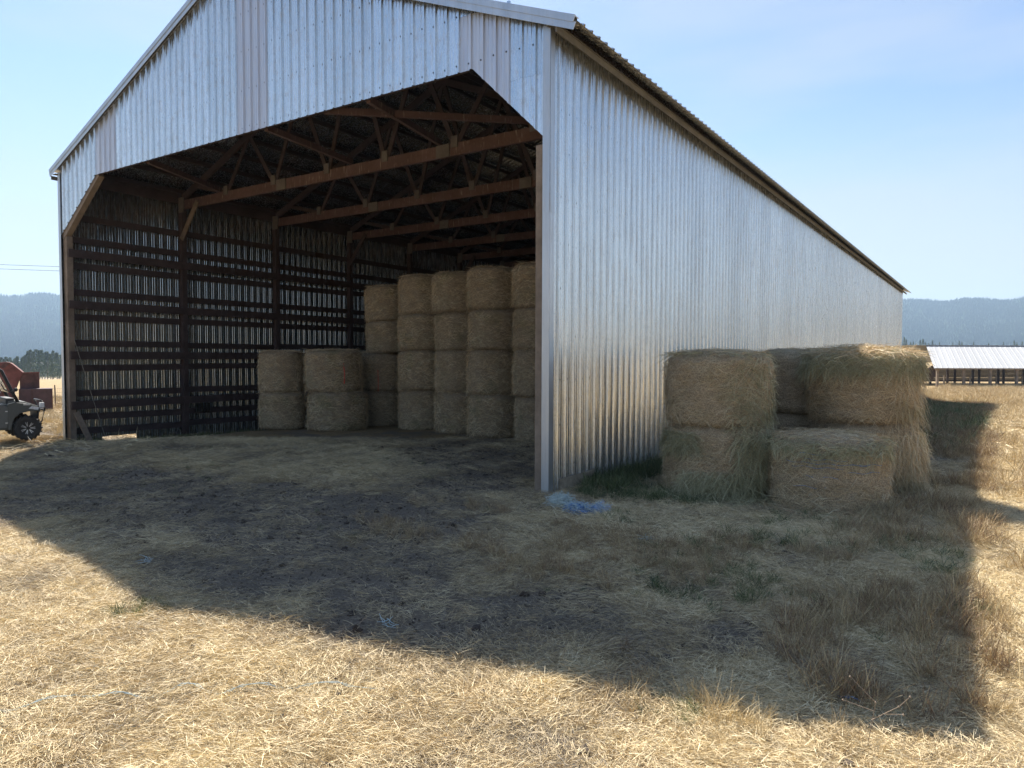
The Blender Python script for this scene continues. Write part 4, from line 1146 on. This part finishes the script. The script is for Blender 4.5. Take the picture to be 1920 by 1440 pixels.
for x_ in (-1.6, .7):
    MB().lathe([(.1, -.1), (.32, -.1), (.35, -.05), (.35, .05), (.32, .1), (.1, .1)], (x_, 1.6, .28), 'y', 20).build('wheel', simple('old_tyre', (.04, .04, .04), .9), hop)

tag(strip('gravel_road', [(-52, -12.5), (-22, 7.5)], 3.2, M_GRAVEL), kind='structure')

fen = empty('wire_fence', (-30, 8, -.8), 0, 'wire netting fence with thin leaning posts at the edge of the yellow field', 'fence')
FA = at(-60, 768, 42); FB = at(135, 764, 42)
wire_m = simple('fence_wire', (.30, .29, .27), .5, .6)
fx = lambda t: FA.lerp(FB, t)
for t, lean in ((.05, 0), (.33, .05), (.60, -.02), (.845, -.10), (1.0, .02)):
    p = fx(t)-Vector(fen.location); MB().tube([p, p+Vector((lean, 0, 1.35))], .035, 6).build('fence_post', M_GREYW, fen)
for hgt in (.15, .4, .65, .9, 1.15):
    a = fx(0)-Vector(fen.location)+Vector((0, 0, hgt)); b_ = fx(1)-Vector(fen.location)+Vector((0, 0, hgt))
    MB().tube([a, b_], .006, 4).build('wire', wire_m, fen)
mb = MB()
for t in np.linspace(0, 1, 60):
    p = fx(t)-Vector(fen.location); mb.tube([p+Vector((0, 0, .1)), p+Vector((0, 0, 1.15))], .004, 3)
tag(mb.build('netting', wire_m, fen), kind='stuff')

# overhead wires
M_WIRE = simple('overhead_wire', (.12, .12, .13), .5, .3)
for i, (z0, z1) in enumerate(((11.0, 9.75), (10.55, 9.35))):
    a = at(-700, 455 if i == 0 else 464, 62); b_ = at(112, 500 if i == 0 else 508, 62); c_ = at(480, 512 if i == 0 else 520, 62)
    pts = [a.lerp(b_, t)+Vector((0, 0, -.25*math.sin(t*3.14))) for t in np.linspace(0, 1, 14)]+[c_]
    tag(MB().tube(pts, .018, 5).build('power_line', M_WIRE), ['upper', 'lower'][i]+' of the two overhead wires crossing the sky left of the barn', 'wire', 'overhead wires')

# ------------------------------------------------------------------ far shed on the right
def shed():
    D0 = 106.
    A = at(1745, 719, D0); 
    s = empty('open_shed', tuple(A), YAW, 'long low open-sided shed with white corrugated roof in the field at right', 'shed')
    # local: x right, y away, z up
    def loc(px, py, d): 
        v = at(px, py, d)-A; v = Matrix.Rotation(-YAW, 3, 'Z') @ v; return v
    e = loc(1747, 690, D0); r_ = loc(1740, 647, D0+9)
    Ls = 46; n = 56
    pr = []; sw = Ls/n
    for k in range(n):
        V = []; xs = [0, .35*sw, .42*sw, .58*sw, .65*sw, sw]; hs = [0, 0, .025, .025, 0, 0]
        for t in (0, 1):
            for x_, h_ in zip(xs, hs):
                q = k*sw+x_; V.append((e.x+q+(r_.x-e.x)*t, e.y-.6*(1-t)+(r_.y-e.y+.6)*t, e.z*(1-t)+r_.z*t+h_))
        F_ = [[i, i+1, i+7, i+6] for i in range(5)]
        me = bpy.data.meshes.new('roof_sheet'); me.from_pydata(V, [], F_); me.materials.append(M_ROOFW); obj('roof_sheet', me, s)
    MB().prism([(r_.y-.2, r_.z+.05), (r_.y+7, r_.z-2.2), (r_.y+7, r_.z-2.1), (r_.y-.2, r_.z+.15)], 0, 1).v
    V = [(e.x-.1, r_.y, r_.z), (e.x+Ls, r_.y, r_.z), (e.x+Ls, r_.y+8, r_.z-2.8), (e.x-.1, r_.y+8, r_.z-2.8)]
    V += [(a, b, c-.06) for a, b, c in V]
    MB().add and None
    mb = MB(); mb.add(V, [[0, 1, 2, 3], [4, 5, 6, 7], [0, 1, 5, 4], [1, 2, 6, 5], [2, 3, 7, 6], [3, 0, 4, 7]]); mb.build('rear_roof', M_ROOFW, s)
    MB().box((e.x+Ls/2, e.y-.55, e.z-.09), (Ls, .06, .16)).build('fascia', M_GREYW, s)
    for k in range(12):
        x_ = e.x+.9+k*3.95
        MB().prism([(x_-.16, -.7), (x_-.16, e.z-.4), (x_-.34, e.z-.1), (x_+.34, e.z-.1), (x_+.16, e.z-.4), (x_+.16, -.7)], e.y-.1, e.y+.2).build('post', M_GREYW, s)
        for yy in (4.5, 9): MB().box((x_+.3, e.y+yy, .6), (.25, .25, 3.4 if yy < 12 else 2.6)).build('post', M_WOOD, s)
        MB().box((x_+1.9, e.y+1.5, .25), (.16, .16, 1.9)).build('fence_stake', M_GREYW, s)
    for z_ in (.25, .75): MB().box((e.x+Ls/2, e.y+3.2, z_), (Ls, .06, .12)).build('feed_rail', M_WOOD, s)
    # back wall of slats
    for k in range(9):
        MB().box((e.x+Ls/2+1.2, e.y+10.3, .15+k*.22+(.16 if k > 1 else 0)), (Ls-2.5, .05, .205)).build('back_slat', M_WOOD, s)
    MB().bar((e.x+2.2, e.y+3, .9), (e.x+1.2, e.y+3, 2.2), .1, 1.6, (1, 0, 0)).build('brace_panel', M_WOOD, s)
    return s
shed()

# ------------------------------------------------------------------ conifers
M_BARK = simple('conifer_bark', (.10, .075, .055), .9, 0, .3, 2)
def needle_mat(name, c0, c1):
    m, ns, ls, b = newmat(name); a = ns.new('ShaderNodeAttribute'); a.attribute_name = 'tn'
    oi = ns.new('ShaderNodeObjectInfo')
    c = mixc(ns, ls, a.outputs['Fac'], c0, c1); c = mixc(ns, ls, maprange(ns, ls, oi.outputs['Random'], 0, 1, 0, .5), c, (.075, .085, .035))
    ls.new(c, b.inputs['Base Color']); b.inputs['Roughness'].default_value = .8; b.inputs['Specular IOR Level'].default_value = .2; return m
M_NEEDLE = needle_mat('conifer_needles', (.07, .10, .055), (.17, .22, .11))
def conifer_crown(h_, r_, seed, n=1500, slim=1.):
    g = np.random.default_rng(seed)
    t = g.uniform(.12, 1, n)**.85; lay_ = 22; t = (np.floor(t*lay_)+g.uniform(.0, .55, n))/lay_
    rmax = r_*(1-t)**.95*(1+.3*np.sin(t*40+seed))+.04; a = g.uniform(0, 6.283, n)
    a = np.round(a/(6.283/9))*(6.283/9)+g.normal(0, .22, n)+np.floor(t*lay_)*1.3
    rr = rmax*np.sqrt(g.uniform(.02, 1, n))
    base = np.stack([rr*np.cos(a), rr*np.sin(a), t*h_-rr*.25], 1)
    d = np.stack([np.cos(a)+g.normal(0, .5, n), np.sin(a)+g.normal(0, .5, n), g.normal(-.15, .3, n)], 1)
    ln = g.uniform(.35, .8, n)*h_/14; dr = ln*g.uniform(0, .3, n)
    V, F_, tt = ribbons(base, d, ln, g.uniform(.12, .3, n)*h_/14, dr, g.uniform(0, 1, n), None, g)
    return mesh_np('crown', V, F_, M_NEEDLE, False, {'tn': tt})
crowns = [conifer_crown(14, [2.6, 3.1, 2.2, 3.4][i], 400+i) for i in range(4)]
trunk_me = MB().tube([(0, 0, -1), (0, 0, 5), (.05, 0, 13.3)], .22, 7, r1=.03).mesh('trunk', M_BARK)
def conifer(px, d, h_, label, group, k, top=None):
    v = at(px, 700, d); z0 = gz(v.x, v.y)
    if top is not None:
        ztop = at(px, top, d).z; h_ = ztop-z0
    o = empty('conifer_tree', (v.x, v.y, z0), random.uniform(0, 6), label, 'tree', group)
    s = h_/14.; o.scale = (s*random.uniform(.85, 1.1),)*2+(s,)
    obj('trunk', trunk_me, o); obj('crown', crowns[k % 4], o)
GL = 'conifers at the far edge of the yellow field on the left'
ltops = [(-90, 668), (-75, 660), (-60, 672), (-48, 664), (-36, 674), (-26, 668), (-16, 672), (-8, 676), (0, 671), (5, 676), (12, 668), (17, 678), (24, 675), (30, 670), (37, 676), (44, 668), (49, 664), (53, 657), (58, 655), (63, 658), (68, 654), (74, 656), (79, 655), (84, 660), (89, 658), (95, 662), (100, 657), (107, 660), (112, 664), (118, 660), (126, 662), (134, 666), (-12, 668), (-4, 673), (3, 669), (8, 672), (15, 671), (20, 669), (27, 672), (33, 667), (41, 670), (46, 666), (98, 680), (72, 690), (50, 692), (30, 694), (8, 694), (110, 690)]
def ordinal(n):
    return ['first', 'second', 'third', 'fourth', 'fifth', 'sixth', 'seventh', 'eighth', 'ninth', 'tenth', 'eleventh', 'twelfth', 'thirteenth', 'fourteenth', 'fifteenth', 'sixteenth', 'seventeenth', 'eighteenth', 'nineteenth', 'twentieth', 'twenty-first', 'twenty-second', 'twenty-third', 'twenty-fourth', 'twenty-fifth', 'twenty-sixth', 'twenty-seventh', 'twenty-eighth', 'twenty-ninth', 'thirtieth', 'thirty-first', 'thirty-second', 'thirty-third', 'thirty-fourth', 'thirty-fifth', 'thirty-sixth', 'thirty-seventh', 'thirty-eighth', 'thirty-ninth', 'fortieth', 'forty-first', 'forty-second', 'forty-third'][n]
tall = sorted([t for t in ltops if t[1] <= 679 and t[0] > -14], reverse=True); low = sorted([t for t in ltops if t[1] > 679], reverse=True)
for i, (px, tp) in enumerate(tall):
    conifer(px, 330+(i*37) % 60, 12, f'{ordinal(i)} tall conifer out from the barn corner in the left tree line', GL, i, tp)
for i, (px, tp) in enumerate(low):
    conifer(px, 300, 12, f'{ordinal(i)} short front conifer out from the barn corner, before the tall ones', GL, i, tp)
GR = 'conifers on the far rise behind the shed on the right'
rt_ = sorted([(1694, 632), (1698, 636), (1706, 641), (1711, 640), (1716, 644), (1724, 637), (1729, 635), (1734, 641), (1740, 643), (1747, 638), (1752, 644), (1760, 641), (1785, 642), (1797, 639), (1802, 641), (1824, 641), (1852, 643), (1880, 641), (1900, 638), (1905, 641), (1915, 640), (1935, 640)])
for i, (px, tp) in enumerate(rt_):
    conifer(px, 620+(i*53) % 70, 10, f'{ordinal(i)} small far conifer counted rightwards from the far end of the barn', GR, i+1, tp)

# forest on the hillsides (a wood nobody could count)
M_FOR = needle_mat('forest_needles', (.012, .024, .016), (.04, .065, .03))
def mini(seed):
    g = np.random.default_rng(seed); mb = MB(); z = 2.
    for k in range(4):
        r_ = 3.2*(1-k*.22)*g.uniform(.8, 1.15); mb.lathe([(r_, 0), (r_*.25, 5.5)], (g.normal(0, .2), g.normal(0, .2), z), 'z', 6); z += 3.4*g.uniform(.85, 1.1)
    return mb.mesh('far_conifer', M_FOR)
g2 = np.random.default_rng(23)
rows_, cols_ = HV.shape[:2]
P_ = []
def sector(a0, a1, n):
    aa = g2.uniform(a0, a1, n); tt = g2.uniform(.02, .93, n)*(rows_-1)
    ci = (aa+math.pi)/(2*math.pi)*(cols_-1); i0 = np.floor(ci).astype(int); f = (ci-i0)[:, None]
    r0 = np.floor(tt).astype(int); q = (tt-r0)[:, None]
    p = (HV[r0, i0]*(1-f)+HV[r0, i0+1]*f)*(1-q)+(HV[np.minimum(r0+1, rows_-1), i0]*(1-f)+HV[np.minimum(r0+1, rows_-1), i0+1]*f)*q
    P_.append(p)
sector(-.78, -.54, 26000); sector(.48, .78, 36000)
PP = np.concatenate(P_); dn = fbm(PP[:, 0]*.006, PP[:, 1]*.006, 55, 3); PP = PP[g2.uniform(0, 1, len(PP)) < .55+dn*.7]
n = len(PP)
gn_scatter('forest', PP, np.stack([g2.normal(0, .03, n), g2.normal(0, .03, n), g2.uniform(0, 6.28, n)], 1), g2.uniform(.32, .78, n), g2.integers(0, 4, n), np.zeros(n),
           [mini(s) for s in range(4)], 'dense dark conifer forest covering the hazy hills', 'forest')

# ------------------------------------------------------------------ haze
m = bpy.data.materials.new('haze'); m.use_nodes = True; ns = m.node_tree.nodes; ns.clear()
out = ns.new('ShaderNodeOutputMaterial'); pv = ns.new('ShaderNodeVolumePrincipled')
pv.inputs['Color'].default_value = (.50, .70, .95, 1); pv.inputs['Density'].default_value = .00017; pv.inputs['Anisotropy'].default_value = .2
m.node_tree.links.new(pv.outputs[0], out.inputs['Volume'])
zb = float(GZ.min())-25
o = MB().box((CAM[0], CAM[1], (zb+350)/2), (9800*2, 9800*2, 350-zb)).build('haze', m)
tag(o, 'pale blue summer haze in the air over the valley', 'haze', kind='stuff')
